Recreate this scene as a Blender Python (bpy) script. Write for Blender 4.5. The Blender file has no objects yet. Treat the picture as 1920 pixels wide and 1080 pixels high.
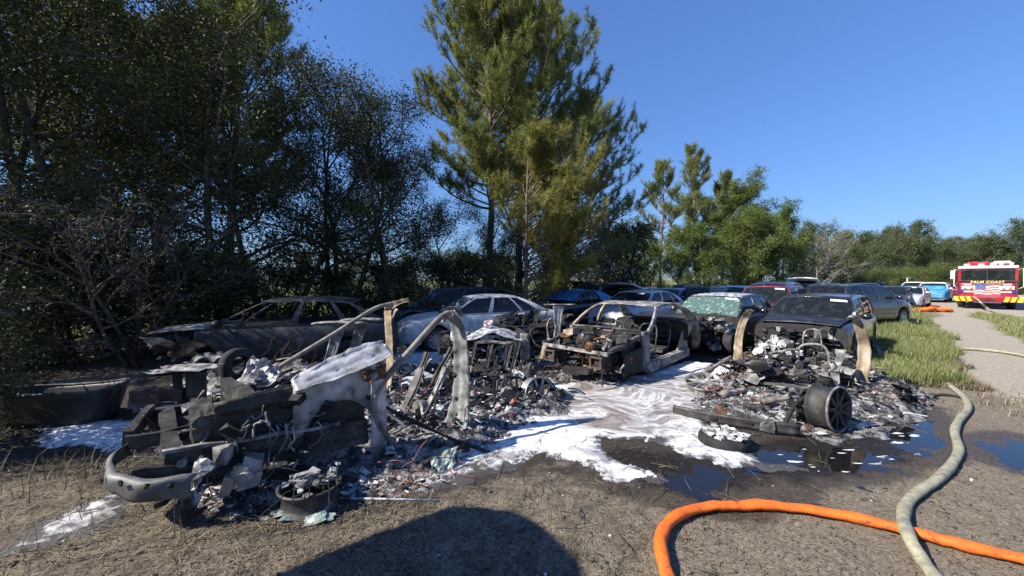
import bpy, bmesh, math, random
import numpy as np
from mathutils import Vector, Matrix

scene = bpy.context.scene
COL = scene.collection
R = math.radians

# ---------------------------------------------------------------- camera, sky, sun, exposure
CAM_H, FPX, PITCH = 1.88, 721.0, R(1.25)
cam_d = bpy.data.cameras.new('camera')
cam_d.sensor_width = 36.0
cam_d.lens = 36.0 * FPX / 1920.0
cam_d.clip_start = 0.05
cam_d.clip_end = 6000
cam = bpy.data.objects.new('camera', cam_d)
cam.location = (0, 0, CAM_H)
cam.rotation_euler = (R(90) - PITCH, 0, 0)
COL.objects.link(cam)
scene.camera = cam

SUN_EL = R(39)
SUN_AZ = R(-108)              # from the view axis (+Y), towards +X positive
world = bpy.data.worlds.new('World')
scene.world = world
world.use_nodes = True
wn = world.node_tree
bg = wn.nodes['Background']
sky = wn.nodes.new('ShaderNodeTexSky')
sky.sky_type = 'NISHITA'
sky.sun_disc = False
sky.sun_elevation = SUN_EL
sky.sun_rotation = SUN_AZ
sky.altitude = 0
sky.air_density = 1.5
sky.dust_density = 0.0
sky.ozone_density = 3.0
gam = wn.nodes.new('ShaderNodeGamma'); gam.inputs[1].default_value = 0.70      # the camera's own tone curve on a bright sky
tint = wn.nodes.new('ShaderNodeMix'); tint.data_type = 'RGBA'; tint.blend_type = 'MULTIPLY'; tint.inputs[0].default_value = 1.0
tint.inputs[7].default_value = (0.47, 0.74, 1.34, 1)
wn.links.new(sky.outputs[0], gam.inputs[0]); wn.links.new(gam.outputs[0], tint.inputs[6]); wn.links.new(tint.outputs[2], bg.inputs[0])
bg.inputs[1].default_value = 0.10
sun_d = bpy.data.lights.new('sun', 'SUN')
sun_d.energy = 4.6
sun_d.angle = R(0.53)
sun_d.color = (1.0, 0.93, 0.82)
sun_o = bpy.data.objects.new('sun', sun_d)
sdir = Vector((math.sin(SUN_AZ) * math.cos(SUN_EL), math.cos(SUN_AZ) * math.cos(SUN_EL), math.sin(SUN_EL)))
sun_o.rotation_euler = sdir.to_track_quat('Z', 'Y').to_euler()
sun_o.location = sdir * 60
COL.objects.link(sun_o)
vs = scene.view_settings
vs.view_transform = 'Standard'
vs.look = 'None'
vs.exposure = 1.0
vs.gamma = 1.0
vs.use_curve_mapping = False
scene.cycles.max_bounces = 4
scene.cycles.diffuse_bounces = 2
scene.cycles.glossy_bounces = 3
scene.cycles.transmission_bounces = 3
scene.cycles.transparent_max_bounces = 6

# ---------------------------------------------------------------- helpers
def ray(u, v):
    a, b = (u - 960) / FPX, -(v - 540) / FPX
    c, s = math.cos(PITCH), math.sin(PITCH)
    return np.array((a, c + b * s, b * c - s))
def gp(u, v, h=0.0):
    """point of the plane z = h seen at a photo pixel"""
    d = ray(u, v); t = (h - CAM_H) / d[2]
    return np.array((d[0] * t, d[1] * t, h))
def pd(u, v, Y):
    """point seen at a photo pixel at depth Y"""
    d = ray(u, v); t = Y / d[1]
    return np.array((d[0] * t, Y, CAM_H + d[2] * t))

def at(u, Y): return ((u - 960) / FPX * Y, Y)

def hash2(ix, iy, seed):
    n = (ix.astype(np.int64) * 374761393 + iy.astype(np.int64) * 668265263 + seed * 1442695041) & 0xffffffff
    n = ((n ^ (n >> 13)) * 1274126177) & 0xffffffff
    return ((n ^ (n >> 16)) & 0xffffff) / float(0xffffff)
def vnoise(x, y, seed):
    x = np.asarray(x, float); y = np.asarray(y, float)
    ix, iy = np.floor(x), np.floor(y)
    fx, fy = x - ix, y - iy
    fx = fx * fx * (3 - 2 * fx); fy = fy * fy * (3 - 2 * fy)
    a = hash2(ix, iy, seed); b = hash2(ix + 1, iy, seed)
    c = hash2(ix, iy + 1, seed); d = hash2(ix + 1, iy + 1, seed)
    return (a * (1 - fx) + b * fx) * (1 - fy) + (c * (1 - fx) + d * fx) * fy
def fbm(x, y, scale, octaves=4, seed=1, gain=0.5):
    """about -1..1"""
    out, amp, tot = 0.0, 1.0, 0.0
    for k in range(octaves):
        out = out + amp * (vnoise(x * scale + 17.3 * k, y * scale - 9.1 * k, seed + k) * 2 - 1)
        tot += amp; amp *= gain; scale *= 2.03
    return out / tot
def sdf_poly(X, Y, poly):
    """signed distance, positive inside"""
    P = np.array(poly, float)[:, :2]
    d = np.full(np.shape(X), 1e9); inside = np.zeros(np.shape(X), bool)
    n = len(P)
    for i in range(n):
        a, b = P[i], P[(i + 1) % n]
        e = b - a
        t = np.clip(((X - a[0]) * e[0] + (Y - a[1]) * e[1]) / (e @ e + 1e-9), 0, 1)
        d = np.minimum(d, np.hypot(X - a[0] - e[0] * t, Y - a[1] - e[1] * t))
        cond = (a[1] > Y) != (b[1] > Y)
        xi = a[0] + (Y - a[1]) / (e[1] if abs(e[1]) > 1e-12 else 1e-12) * e[0]
        inside ^= cond & (X < xi)
    return np.where(inside, d, -d)
def sstep(a, b, x):
    t = np.clip((x - a) / (b - a), 0, 1)
    return t * t * (3 - 2 * t)

def link(o, parent=None):
    COL.objects.link(o)
    if parent is not None:
        o.parent = parent
    return o
def tag(o, label=None, cat=None, group=None, kind=None):
    if label: o['label'] = label
    if cat: o['category'] = cat
    if group: o['group'] = group
    if kind: o['kind'] = kind
    return o
def empty(name, loc=(0, 0, 0), rz=0.0):
    o = bpy.data.objects.new(name, None)
    o.empty_display_size = 0.2
    o.location = loc; o.rotation_euler = (0, 0, rz)
    return link(o)
def copy_tree(o, parent=None):
    c = o.copy(); COL.objects.link(c)
    if parent is not None: c.parent = parent
    for ch in o.children:
        copy_tree(ch, c)
    return c

class MB:
    """collects shapes; build() links them as ONE mesh object"""
    def __init__(s):
        s.v = []; s.f = []; s.m = []; s.sm = []
    def add(s, verts, faces, mat=0, smooth=False):
        o = len(s.v)
        s.v.extend([tuple(map(float, p)) for p in verts])
        for f in faces:
            s.f.append(tuple(i + o for i in f)); s.m.append(mat); s.sm.append(smooth)
        return s
    def box(s, c, size, mat=0, rot=None, jit=0, rng=random):
        hx, hy, hz = size[0] / 2, size[1] / 2, size[2] / 2
        M = rot if rot is not None else None
        vs = []
        for x, y, z in ((-1,-1,-1),(1,-1,-1),(1,1,-1),(-1,1,-1),(-1,-1,1),(1,-1,1),(1,1,1),(-1,1,1)):
            p = Vector((x * hx, y * hy, z * hz))
            if jit: p += Vector((rng.uniform(-jit, jit) * hx, rng.uniform(-jit, jit) * hy, rng.uniform(-jit, jit) * hz))
            if M is not None: p = M @ p
            vs.append((p.x + c[0], p.y + c[1], p.z + c[2]))
        return s.add(vs, [(0,3,2,1),(4,5,6,7),(0,1,5,4),(1,2,6,5),(2,3,7,6),(3,0,4,7)], mat)
    def beam(s, p0, p1, w, h, mat=0, up=(0, 0, 1), w1=None, h1=None):
        p0, p1, up = Vector(p0), Vector(p1), Vector(up)
        d = (p1 - p0).normalized()
        r = d.cross(up)
        if r.length < 1e-4: r = d.cross(Vector((1, 0, 0)))
        r.normalize(); q = r.cross(d)
        w1 = w if w1 is None else w1; h1 = h if h1 is None else h1
        vs = []
        for p, ww, hh in ((p0, w, h), (p1, w1, h1)):
            for a, b in ((-1, -1), (1, -1), (1, 1), (-1, 1)):
                vs.append(p + r * (a * ww / 2) + q * (b * hh / 2))
        return s.add(vs, [(3,2,1,0),(4,5,6,7),(0,1,5,4),(1,2,6,5),(2,3,7,6),(3,0,4,7)], mat)
    def tube(s, pts, r, n=8, mat=0, cap=True, smooth=True):
        pts = [Vector(p) for p in pts]
        rs = list(r) if hasattr(r, '__len__') else [r] * len(pts)
        vs, fs = [], []
        ref = Vector((0, 0, 1))
        t0 = (pts[1] - pts[0]).normalized()
        if abs(t0.dot(ref)) > 0.95: ref = Vector((1, 0, 0))
        a = t0.cross(ref).normalized()
        for i, p in enumerate(pts):
            t = (pts[min(i + 1, len(pts) - 1)] - pts[max(i - 1, 0)])
            t = t.normalized() if t.length > 1e-9 else t0
            a = (a - t * a.dot(t))
            a = a.normalized() if a.length > 1e-6 else t.orthogonal().normalized()
            b = t.cross(a)
            for k in range(n):
                an = 2 * math.pi * k / n
                vs.append(p + (a * math.cos(an) + b * math.sin(an)) * rs[i])
        for i in range(len(pts) - 1):
            for k in range(n):
                fs.append((i * n + k, i * n + (k + 1) % n, (i + 1) * n + (k + 1) % n, (i + 1) * n + k))
        if cap:
            fs.append(tuple(reversed(range(n)))); fs.append(tuple(range((len(pts) - 1) * n, len(pts) * n)))
        return s.add(vs, fs, mat, smooth)
    def lathe(s, prof, n=24, axis='y', c=(0, 0, 0), mat=0, smooth=True, M=None):
        """prof: (radius, along) pairs"""
        vs, fs = [], []
        for (r, h) in prof:
            for k in range(n):
                a = 2 * math.pi * k / n
                p = (r * math.cos(a), h, r * math.sin(a)) if axis == 'y' else (r * math.cos(a), r * math.sin(a), h)
                p = Vector(p)
                if M is not None: p = M @ p
                vs.append(p + Vector(c))
        for i in range(len(prof) - 1):
            for k in range(n):
                fs.append((i * n + k, i * n + (k + 1) % n, (i + 1) * n + (k + 1) % n, (i + 1) * n + k))
        return s.add(vs, fs, mat, smooth)
    def grid(s, fn, nu, nv, mat=0, smooth=True, flip=False):
        vs = [fn(i / nu, j / nv) for i in range(nu + 1) for j in range(nv + 1)]
        fs = []
        for i in range(nu):
            for j in range(nv):
                q = (i * (nv + 1) + j, (i + 1) * (nv + 1) + j, (i + 1) * (nv + 1) + j + 1, i * (nv + 1) + j + 1)
                fs.append(tuple(reversed(q)) if flip else q)
        return s.add(vs, fs, mat, smooth)
    def sheet(s, fn, nu, nv, th, mat=0, smooth=True):
        """a grid with thickness"""
        P = [[Vector(fn(i / nu, j / nv)) for j in range(nv + 1)] for i in range(nu + 1)]
        N = [[None] * (nv + 1) for _ in range(nu + 1)]
        for i in range(nu + 1):
            for j in range(nv + 1):
                a = P[min(i + 1, nu)][j] - P[max(i - 1, 0)][j]; b = P[i][min(j + 1, nv)] - P[i][max(j - 1, 0)]
                n = a.cross(b); N[i][j] = n.normalized() if n.length > 1e-9 else Vector((0, 0, 1))
        W = nv + 1
        vs = [P[i][j] + N[i][j] * th / 2 for i in range(nu + 1) for j in range(W)] + [P[i][j] - N[i][j] * th / 2 for i in range(nu + 1) for j in range(W)]
        o = (nu + 1) * W; fs = []
        for i in range(nu):
            for j in range(nv):
                q = (i * W + j, (i + 1) * W + j, (i + 1) * W + j + 1, i * W + j + 1)
                fs.append(q); fs.append(tuple(k + o for k in reversed(q)))
        edge = [(i, 0) for i in range(nu + 1)] + [(nu, j) for j in range(1, W)] + [(i, nv) for i in range(nu - 1, -1, -1)] + [(0, j) for j in range(nv - 1, 0, -1)]
        for k in range(len(edge)):
            a, b = edge[k], edge[(k + 1) % len(edge)]
            ia, ib = a[0] * W + a[1], b[0] * W + b[1]
            fs.append((ia, ia + o, ib + o, ib))
        return s.add(vs, fs, mat, smooth)
    def xform(s, M):
        s.v = [tuple(M @ Vector(p)) for p in s.v]
        return s
    def mesh(s, name, mats):
        me = bpy.data.meshes.new(name)
        me.from_pydata(s.v, [], s.f)
        for m in (mats if isinstance(mats, (list, tuple)) else [mats]):
            me.materials.append(m)
        me.polygons.foreach_set('material_index', s.m)
        me.polygons.foreach_set('use_smooth', s.sm)
        me.update()
        return me
    def build(s, name, mats, parent=None, loc=None, rot=None, kind=None):
        o = bpy.data.objects.new(name, s.mesh(name, mats))
        if loc is not None: o.location = loc
        if rot is not None: o.rotation_euler = rot
        if kind: o['kind'] = kind
        return link(o, parent)

def np_mesh(name, V, F, mats, rnd=None, attrs=None, smooth=False, mi=None):
    """fast mesh from arrays; F is (m, k)"""
    V = np.asarray(V, np.float32); F = np.asarray(F, np.int32)
    me = bpy.data.meshes.new(name)
    m, k = F.shape
    me.vertices.add(len(V)); me.vertices.foreach_set('co', V.ravel())
    me.loops.add(m * k); me.loops.foreach_set('vertex_index', F.ravel())
    me.polygons.add(m)
    me.polygons.foreach_set('loop_start', np.arange(0, m * k, k, dtype=np.int32))
    try: me.polygons.foreach_set('loop_total', np.full(m, k, np.int32))
    except Exception: pass
    if smooth: me.polygons.foreach_set('use_smooth', np.ones(m, bool))
    for mm in (mats if isinstance(mats, (list, tuple)) else [mats]): me.materials.append(mm)
    if mi is not None: me.polygons.foreach_set('material_index', np.asarray(mi, np.int32))
    me.update(calc_edges=True)
    if rnd is not None:
        a = me.attributes.new('rnd', 'FLOAT', 'FACE'); a.data.foreach_set('value', np.asarray(rnd, np.float32))
    for nm, arr in (attrs or {}).items():
        a = me.attributes.new(nm, 'FLOAT', 'POINT'); a.data.foreach_set('value', np.asarray(arr, np.float32).ravel())
    return me
def mesh_obj(name, me, parent=None, loc=(0, 0, 0), rz=0, sc=1):
    o = bpy.data.objects.new(name, me); o.location = loc; o.rotation_euler = (0, 0, rz)
    o.scale = (sc, sc, sc) if not hasattr(sc, '__len__') else sc
    return link(o, parent)

# ---------------------------------------------------------------- materials
def new_mat(name):
    m = bpy.data.materials.new(name); m.use_nodes = True
    nt = m.node_tree
    return m, nt, nt.nodes['Principled BSDF']
def nz(nt, scale, detail=4, rough=0.55, coord='Object', stretch=None, dist=0.0):
    tc = nt.nodes.new('ShaderNodeTexCoord')
    n = nt.nodes.new('ShaderNodeTexNoise')
    n.inputs['Scale'].default_value = scale; n.inputs['Detail'].default_value = detail
    n.inputs['Roughness'].default_value = rough; n.inputs['Distortion'].default_value = dist
    if stretch:
        mp = nt.nodes.new('ShaderNodeMapping'); mp.inputs['Scale'].default_value = stretch[:3]
        if len(stretch) > 3: mp.inputs['Rotation'].default_value = (0, 0, stretch[3])
        nt.links.new(tc.outputs[coord], mp.inputs[0]); nt.links.new(mp.outputs[0], n.inputs[0])
    else:
        nt.links.new(tc.outputs[coord], n.inputs[0])
    return n.outputs[0]
def ramp(nt, fac, stops):
    r = nt.nodes.new('ShaderNodeValToRGB')
    el = r.color_ramp.elements
    while len(el) < len(stops): el.new(0.5)
    for e, (p, c) in zip(el, stops):
        e.position = p; e.color = (*c, 1) if len(c) == 3 else c
    nt.links.new(fac, r.inputs[0])
    return r.outputs[0]
def g(v): return (v, v, v)
def mix(nt, fac, a, b, mode='MIX'):
    m = nt.nodes.new('ShaderNodeMix'); m.data_type = 'RGBA'; m.blend_type = mode
    for sock, val in ((m.inputs[0], fac), (m.inputs[6], a), (m.inputs[7], b)):
        if hasattr(val, 'is_linked') or hasattr(val, 'links'): nt.links.new(val, sock)
        elif isinstance(val, tuple): sock.default_value = (*val, 1)
        else: sock.default_value = val
    return m.outputs[2]
def math_n(nt, op, a, b=None, clamp=False):
    m = nt.nodes.new('ShaderNodeMath'); m.operation = op; m.use_clamp = clamp
    for i, val in enumerate((a, b)):
        if val is None: continue
        if hasattr(val, 'links'): nt.links.new(val, m.inputs[i])
        else: m.inputs[i].default_value = val
    return m.outputs[0]
def attr(nt, name):
    a = nt.nodes.new('ShaderNodeAttribute'); a.attribute_name = name
    return a.outputs['Fac']
def bump(nt, b, h, strength=0.3, dist=0.01):
    n = nt.nodes.new('ShaderNodeBump'); n.inputs['Strength'].default_value = strength; n.inputs['Distance'].default_value = dist
    nt.links.new(h, n.inputs['Height']); nt.links.new(n.outputs[0], b.inputs['Normal'])
def noisy(name, stops, scale=5, rough=0.6, metal=0.0, bs=0.0, bscale=40, detail=6, rr=None, coat=0.0, dist=0.0, bd=0.01):
    m, nt, b = new_mat(name)
    n = nz(nt, scale, detail, dist=dist)
    nt.links.new(ramp(nt, n, stops), b.inputs['Base Color'])
    b.inputs['Roughness'].default_value = rough; b.inputs['Metallic'].default_value = metal
    if rr: nt.links.new(ramp(nt, nz(nt, scale * 1.7, 3), [(0.35, g(rr[0])), (0.65, g(rr[1]))]), b.inputs['Roughness'])
    if coat: b.inputs['Coat Weight'].default_value = coat; b.inputs['Coat Roughness'].default_value = 0.06
    if bs: bump(nt, b, nz(nt, bscale, 5), bs, bd)
    return m
def paint(name, c, dust=0.25, rough=0.3, metal=0.25, coat=0.8):
    """car paint with a thin uneven coat of dust"""
    m, nt, b = new_mat(name)
    n = nz(nt, 3.0, 7, 0.65)
    d = ramp(nt, n, [(0.42, g(0)), (0.72, g(dust))])
    nt.links.new(mix(nt, d, c, (0.26, 0.23, 0.19)), b.inputs['Base Color'])
    nt.links.new(ramp(nt, n, [(0.4, g(rough)), (0.7, g(min(1, rough + 0.35)))]), b.inputs['Roughness'])
    b.inputs['Metallic'].default_value = metal
    b.inputs['Coat Weight'].default_value = coat; b.inputs['Coat Roughness'].default_value = 0.08
    return m
def glass(name, tint=(0.015, 0.02, 0.022), see=0.35, through=(0.35, 0.42, 0.42)):
    m = bpy.data.materials.new(name); m.use_nodes = True; nt = m.node_tree
    b = nt.nodes['Principled BSDF']
    n = nz(nt, 6, 6, 0.7)
    nt.links.new(mix(nt, ramp(nt, n, [(0.5, g(0)), (0.8, g(0.35))]), tint, (0.2, 0.2, 0.18)), b.inputs['Base Color'])
    b.inputs['Roughness'].default_value = 0.06
    t = nt.nodes.new('ShaderNodeBsdfTransparent'); t.inputs[0].default_value = (*through, 1)
    mx = nt.nodes.new('ShaderNodeMixShader'); mx.inputs[0].default_value = see
    nt.links.new(b.outputs[0], mx.inputs[1]); nt.links.new(t.outputs[0], mx.inputs[2])
    nt.links.new(mx.outputs[0], nt.nodes['Material Output'].inputs[0])
    return m
def leaf_mat(name, dark, mid, light, trans=0.3, rough=0.5, spec=0.35):
    m, nt, b = new_mat(name)
    c = ramp(nt, attr(nt, 'rnd'), [(0.0, dark), (0.5, mid), (1.0, light)])
    nt.links.new(c, b.inputs['Base Color'])
    b.inputs['Roughness'].default_value = rough
    b.inputs['Specular IOR Level'].default_value = spec
    tr = nt.nodes.new('ShaderNodeBsdfTranslucent')
    nt.links.new(mix(nt, 0.6, c, (0.20, 0.24, 0.02)), tr.inputs[0])
    mx = nt.nodes.new('ShaderNodeMixShader'); mx.inputs[0].default_value = trans
    nt.links.new(b.outputs[0], mx.inputs[1]); nt.links.new(tr.outputs[0], mx.inputs[2])
    nt.links.new(mx.outputs[0], nt.nodes['Material Output'].inputs[0])
    return m
M = {}
# ---------------------------------------------------------------- materials of the setting
def make_soil():
    m, nt, b = new_mat('soil')
    burn, sand, grass, wet = attr(nt, 'burn'), attr(nt, 'sand'), attr(nt, 'grass'), attr(nt, 'wet')
    fine = nz(nt, 55, 8, 0.7)
    fibre = nz(nt, 26, 6, 0.7, stretch=(1, 4.5, 1, 0.5))
    fibre2 = nz(nt, 30, 6, 0.7, stretch=(4.0, 1, 1, -0.3))
    mid = nz(nt, 3.2, 6, 0.65)
    base = ramp(nt, fibre, [(0.34, (0.050, 0.040, 0.030)), (0.48, (0.16, 0.13, 0.097)), (0.62, (0.33, 0.285, 0.215))])
    base2 = ramp(nt, fibre2, [(0.36, (0.060, 0.048, 0.037)), (0.5, (0.18, 0.15, 0.115)), (0.64, (0.37, 0.325, 0.25))])
    soil = mix(nt, ramp(nt, mid, [(0.4, g(0)), (0.6, g(1))]), base, base2)
    soil = mix(nt, 1.0, soil, (1.12, 1.11, 1.08), 'MULTIPLY')
    dark = ramp(nt, fine, [(0.35, (0.010, 0.009, 0.008)), (0.55, (0.038, 0.032, 0.027)), (0.75, (0.10, 0.088, 0.074))])
    bn = math_n(nt, 'ADD', burn, math_n(nt, 'MULTIPLY', math_n(nt, 'SUBTRACT', nz(nt, 5.5, 7, 0.7), 0.5), 1.6))
    soil = mix(nt, ramp(nt, bn, [(0.38, g(0)), (0.85, g(0.92))]), soil, dark)
    sn = ramp(nt, nz(nt, 9, 8, 0.7, stretch=(1, 3, 1, 0.78)), [(0.3, (0.20, 0.165, 0.125)), (0.55, (0.40, 0.35, 0.275)), (0.75, (0.52, 0.47, 0.385))])
    sm = math_n(nt, 'ADD', sand, math_n(nt, 'MULTIPLY', math_n(nt, 'SUBTRACT', nz(nt, 2.2, 7, 0.7), 0.5), 1.2))
    soil = mix(nt, ramp(nt, sm, [(0.35, g(0)), (0.62, g(1))]), soil, sn)
    gr = ramp(nt, nz(nt, 7, 8, 0.75), [(0.3, (0.07, 0.08, 0.028)), (0.5, (0.16, 0.17, 0.065)), (0.7, (0.30, 0.28, 0.13))])
    gm = math_n(nt, 'ADD', grass, math_n(nt, 'MULTIPLY', math_n(nt, 'SUBTRACT', nz(nt, 3.5, 7, 0.7), 0.5), 0.9))
    soil = mix(nt, ramp(nt, gm, [(0.38, g(0)), (0.6, g(1))]), soil, gr)
    wn_ = math_n(nt, 'ADD', wet, math_n(nt, 'MULTIPLY', math_n(nt, 'SUBTRACT', nz(nt, 8, 6, 0.7), 0.5), 0.8))
    wm = ramp(nt, wn_, [(0.35, g(0)), (0.7, g(1))])
    soil = mix(nt, wm, soil, mix(nt, 1.0, soil, (0.38, 0.36, 0.36), 'MULTIPLY'))
    nt.links.new(soil, b.inputs['Base Color'])
    nt.links.new(ramp(nt, wm, [(0.0, g(0.95)), (1.0, g(0.38))]), b.inputs['Roughness'])
    b.inputs['Specular IOR Level'].default_value = 0.25
    h = math_n(nt, 'ADD', fibre, math_n(nt, 'ADD', fine, fibre2))
    bump(nt, b, h, 0.75, 0.018)
    return m
M['soil'] = make_soil()

# zones on the ground, read off the photograph's pixels on the plane z = 0
def zone(px): return [gp(u, v)[:2] for u, v in px]
Z_BURN = zone([(-150, 850), (60, 800), (300, 700), (640, 640), (950, 610), (1300, 640), (1500, 640), (1650, 690), (1700, 730), (1740, 790), (1690, 860), (1560, 905), (1420, 935), (1330, 960), (1230, 925), (1120, 885), (960, 885), (820, 945), (560, 1000), (300, 985), (150, 920)])
Z_WET = zone([(1000, 880), (1130, 850), (1300, 850), (1400, 840), (1600, 790), (1700, 740), (1790, 770), (1830, 850), (1700, 890), (1560, 925), (1500, 965), (1390, 990), (1240, 960), (1130, 915)])
Z_ROAD = [(5.0, 2.2), (6.6, 4.5), (8.3, 6.6), (10.6, 9.2), (15.2, 13.8), (27.0, 24.6), (60, 56), (72, 50), (40, 22), (22, 8), (14, 2), (9, -2)]
Z_STRIP = [(5.6, 7.6), (6.7, 6.9), (8.1, 6.8), (10.9, 9.4), (15.8, 14.3), (26.8, 25.0), (60, 58), (50, 66), (30, 46), (20, 30), (14, 22), (9, 15), (7, 12)]
Z_MEDIAN = [(20, 16.0), (23.8, 20.0), (27, 22.5), (25.5, 19.5), (21.5, 15.0), (15, 9.2), (12.6, 7.7), (13.2, 9.4), (16.5, 12.8)]
Z_SIDE = [(8.2, 3.2), (10.5, 4.6), (14, 6.2), (22, 11), (30, 14), (30, 5), (16, 1), (11, 0.5)]
Z_YARD = [(-9, 1), (-12, 5), (-9, 9.5), (-5, 12.5), (0, 15), (6, 17), (10, 24), (20, 40), (40, 60), (80, 66), (90, 50), (40, 10), (20, -6), (-6, -6)]
PUDDLES = [[(1425, 850), (1500, 835), (1580, 838), (1655, 846), (1700, 858), (1680, 880), (1600, 892), (1560, 882), (1500, 878), (1430, 872)],
           [(1625, 800), (1690, 778), (1745, 780), (1785, 830), (1775, 852), (1735, 862), (1680, 835)],
           [(1835, 825), (1900, 818), (1990, 835), (2010, 870), (1920, 882), (1850, 860)],
           [(1235, 892), (1310, 868), (1440, 876), (1420, 896), (1352, 908), (1345, 934), (1290, 936), (1250, 915)],
           [(1690, 762), (1725, 760), (1740, 776), (1700, 785)]]
PUDDLES = [zone(p) for p in PUDDLES]

def ground_h(X, Y):
    near = 1 / (1 + (np.hypot(X, Y) / 14.0) ** 2)
    h = 0.016 * fbm(X, Y, 1.3, 5, 11, 0.62) + 0.015 * fbm(X, Y, 8, 4, 31, 0.65) * near * 1.4
    h = h + 0.25 * fbm(X, Y, 0.03, 2, 5) * sstep(25, 120, np.hypot(X, Y))
    for p in PUDDLES:
        d = sdf_poly(X, Y, p) - 0.05 + 0.13 * fbm(X, Y, 3.2, 5, 77, .6)
        h = h - 0.025 * sstep(-0.20, 0.12, d)
    return h
def lines(fine0, fine1, step, lo, hi, growth=1.09):
    a = list(np.arange(fine0, fine1, step)); s = step
    x = a[-1]
    while x < hi: s *= growth; x += s; a.append(x)
    x = a[0]; s = step; pre = []
    while x > lo: s *= growth; x -= s; pre.append(x)
    return np.array(pre[::-1] + a)
gx = lines(-5.2, 8.2, 0.048, -2500, 2500); gy = lines(1.6, 7.6, 0.048, -400, 3500)
GX, GY = np.meshgrid(gx, gy)
GH = ground_h(GX, GY)
def gattr(poly, soft, nscale=0.8, namp=0.3, seed=3):
    d = sdf_poly(GX, GY, poly) + namp * fbm(GX, GY, nscale, 4, seed)
    return sstep(-soft, soft, d)
A_burn = gattr(Z_BURN, 0.35, 1.2, 0.28, 8)
Z_SCORCH = zone([(-400, 860), (300, 700), (900, 800), (1150, 880), (1250, 960), (1180, 1090), (1100, 1250), (-900, 1250)])
A_burn = np.maximum(A_burn, .50 * gattr(Z_SCORCH, 0.4, 1.0, 0.35, 19))
A_wet = np.maximum(gattr(Z_WET, 0.3, 1.5, 0.2, 9), 0)
A_road = gattr(Z_ROAD, 0.7, 0.5, 0.6, 4)
A_strip = gattr(Z_STRIP, 0.35, 0.9, 0.4, 6)
A_median = gattr(Z_MEDIAN, 0.7, 0.7, 0.9, 12)
A_out = 1 - gattr(Z_YARD, 1.0, 0.4, 0.8, 14)
A_grass = np.clip(np.maximum(np.maximum(A_strip, A_median * 0.85), A_out), 0, 1)
A_sand = A_road * (1 - A_strip) * sstep(2.5, 8.0, np.hypot(GX - 3, GY))
for p in PUDDLES:
    A_wet = np.maximum(A_wet, sstep(-0.45, 0.05, sdf_poly(GX, GY, p)))
ny_, nx_ = GX.shape
idx = np.arange(ny_ * nx_).reshape(ny_, nx_)
GF = np.stack([idx[:-1, :-1], idx[:-1, 1:], idx[1:, 1:], idx[1:, :-1]], -1).reshape(-1, 4)
GV = np.stack([GX, GY, GH], -1).reshape(-1, 3)
ground = mesh_obj('ground', np_mesh('ground', GV, GF, M['soil'], attrs=dict(burn=A_burn, sand=A_sand, grass=A_grass, wet=A_wet), smooth=True))
tag(ground, kind='structure')

# water lying in the hollows
mw, nt, b = new_mat('water')
b.inputs['Base Color'].default_value = (0.010, 0.009, 0.008, 1)
b.inputs['Roughness'].default_value = 0.05
b.inputs['Specular IOR Level'].default_value = 0.5
bump(nt, b, nz(nt, 14, 3), 0.03, 0.01)
M['water'] = mw
for k, p in enumerate(PUDDLES):
    P = np.array(p); c = P.mean(0); q = c + (P - c) * (1 + 0.28 / np.maximum(0.3, np.linalg.norm(P - c, axis=1)))[:, None]
    mb = MB(); mb.add([(x, y, -0.0135 - .002 * k) for x, y in q], [tuple(range(len(q)))])
    tag(mb.build('puddle', M['water']), kind='structure')

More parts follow.
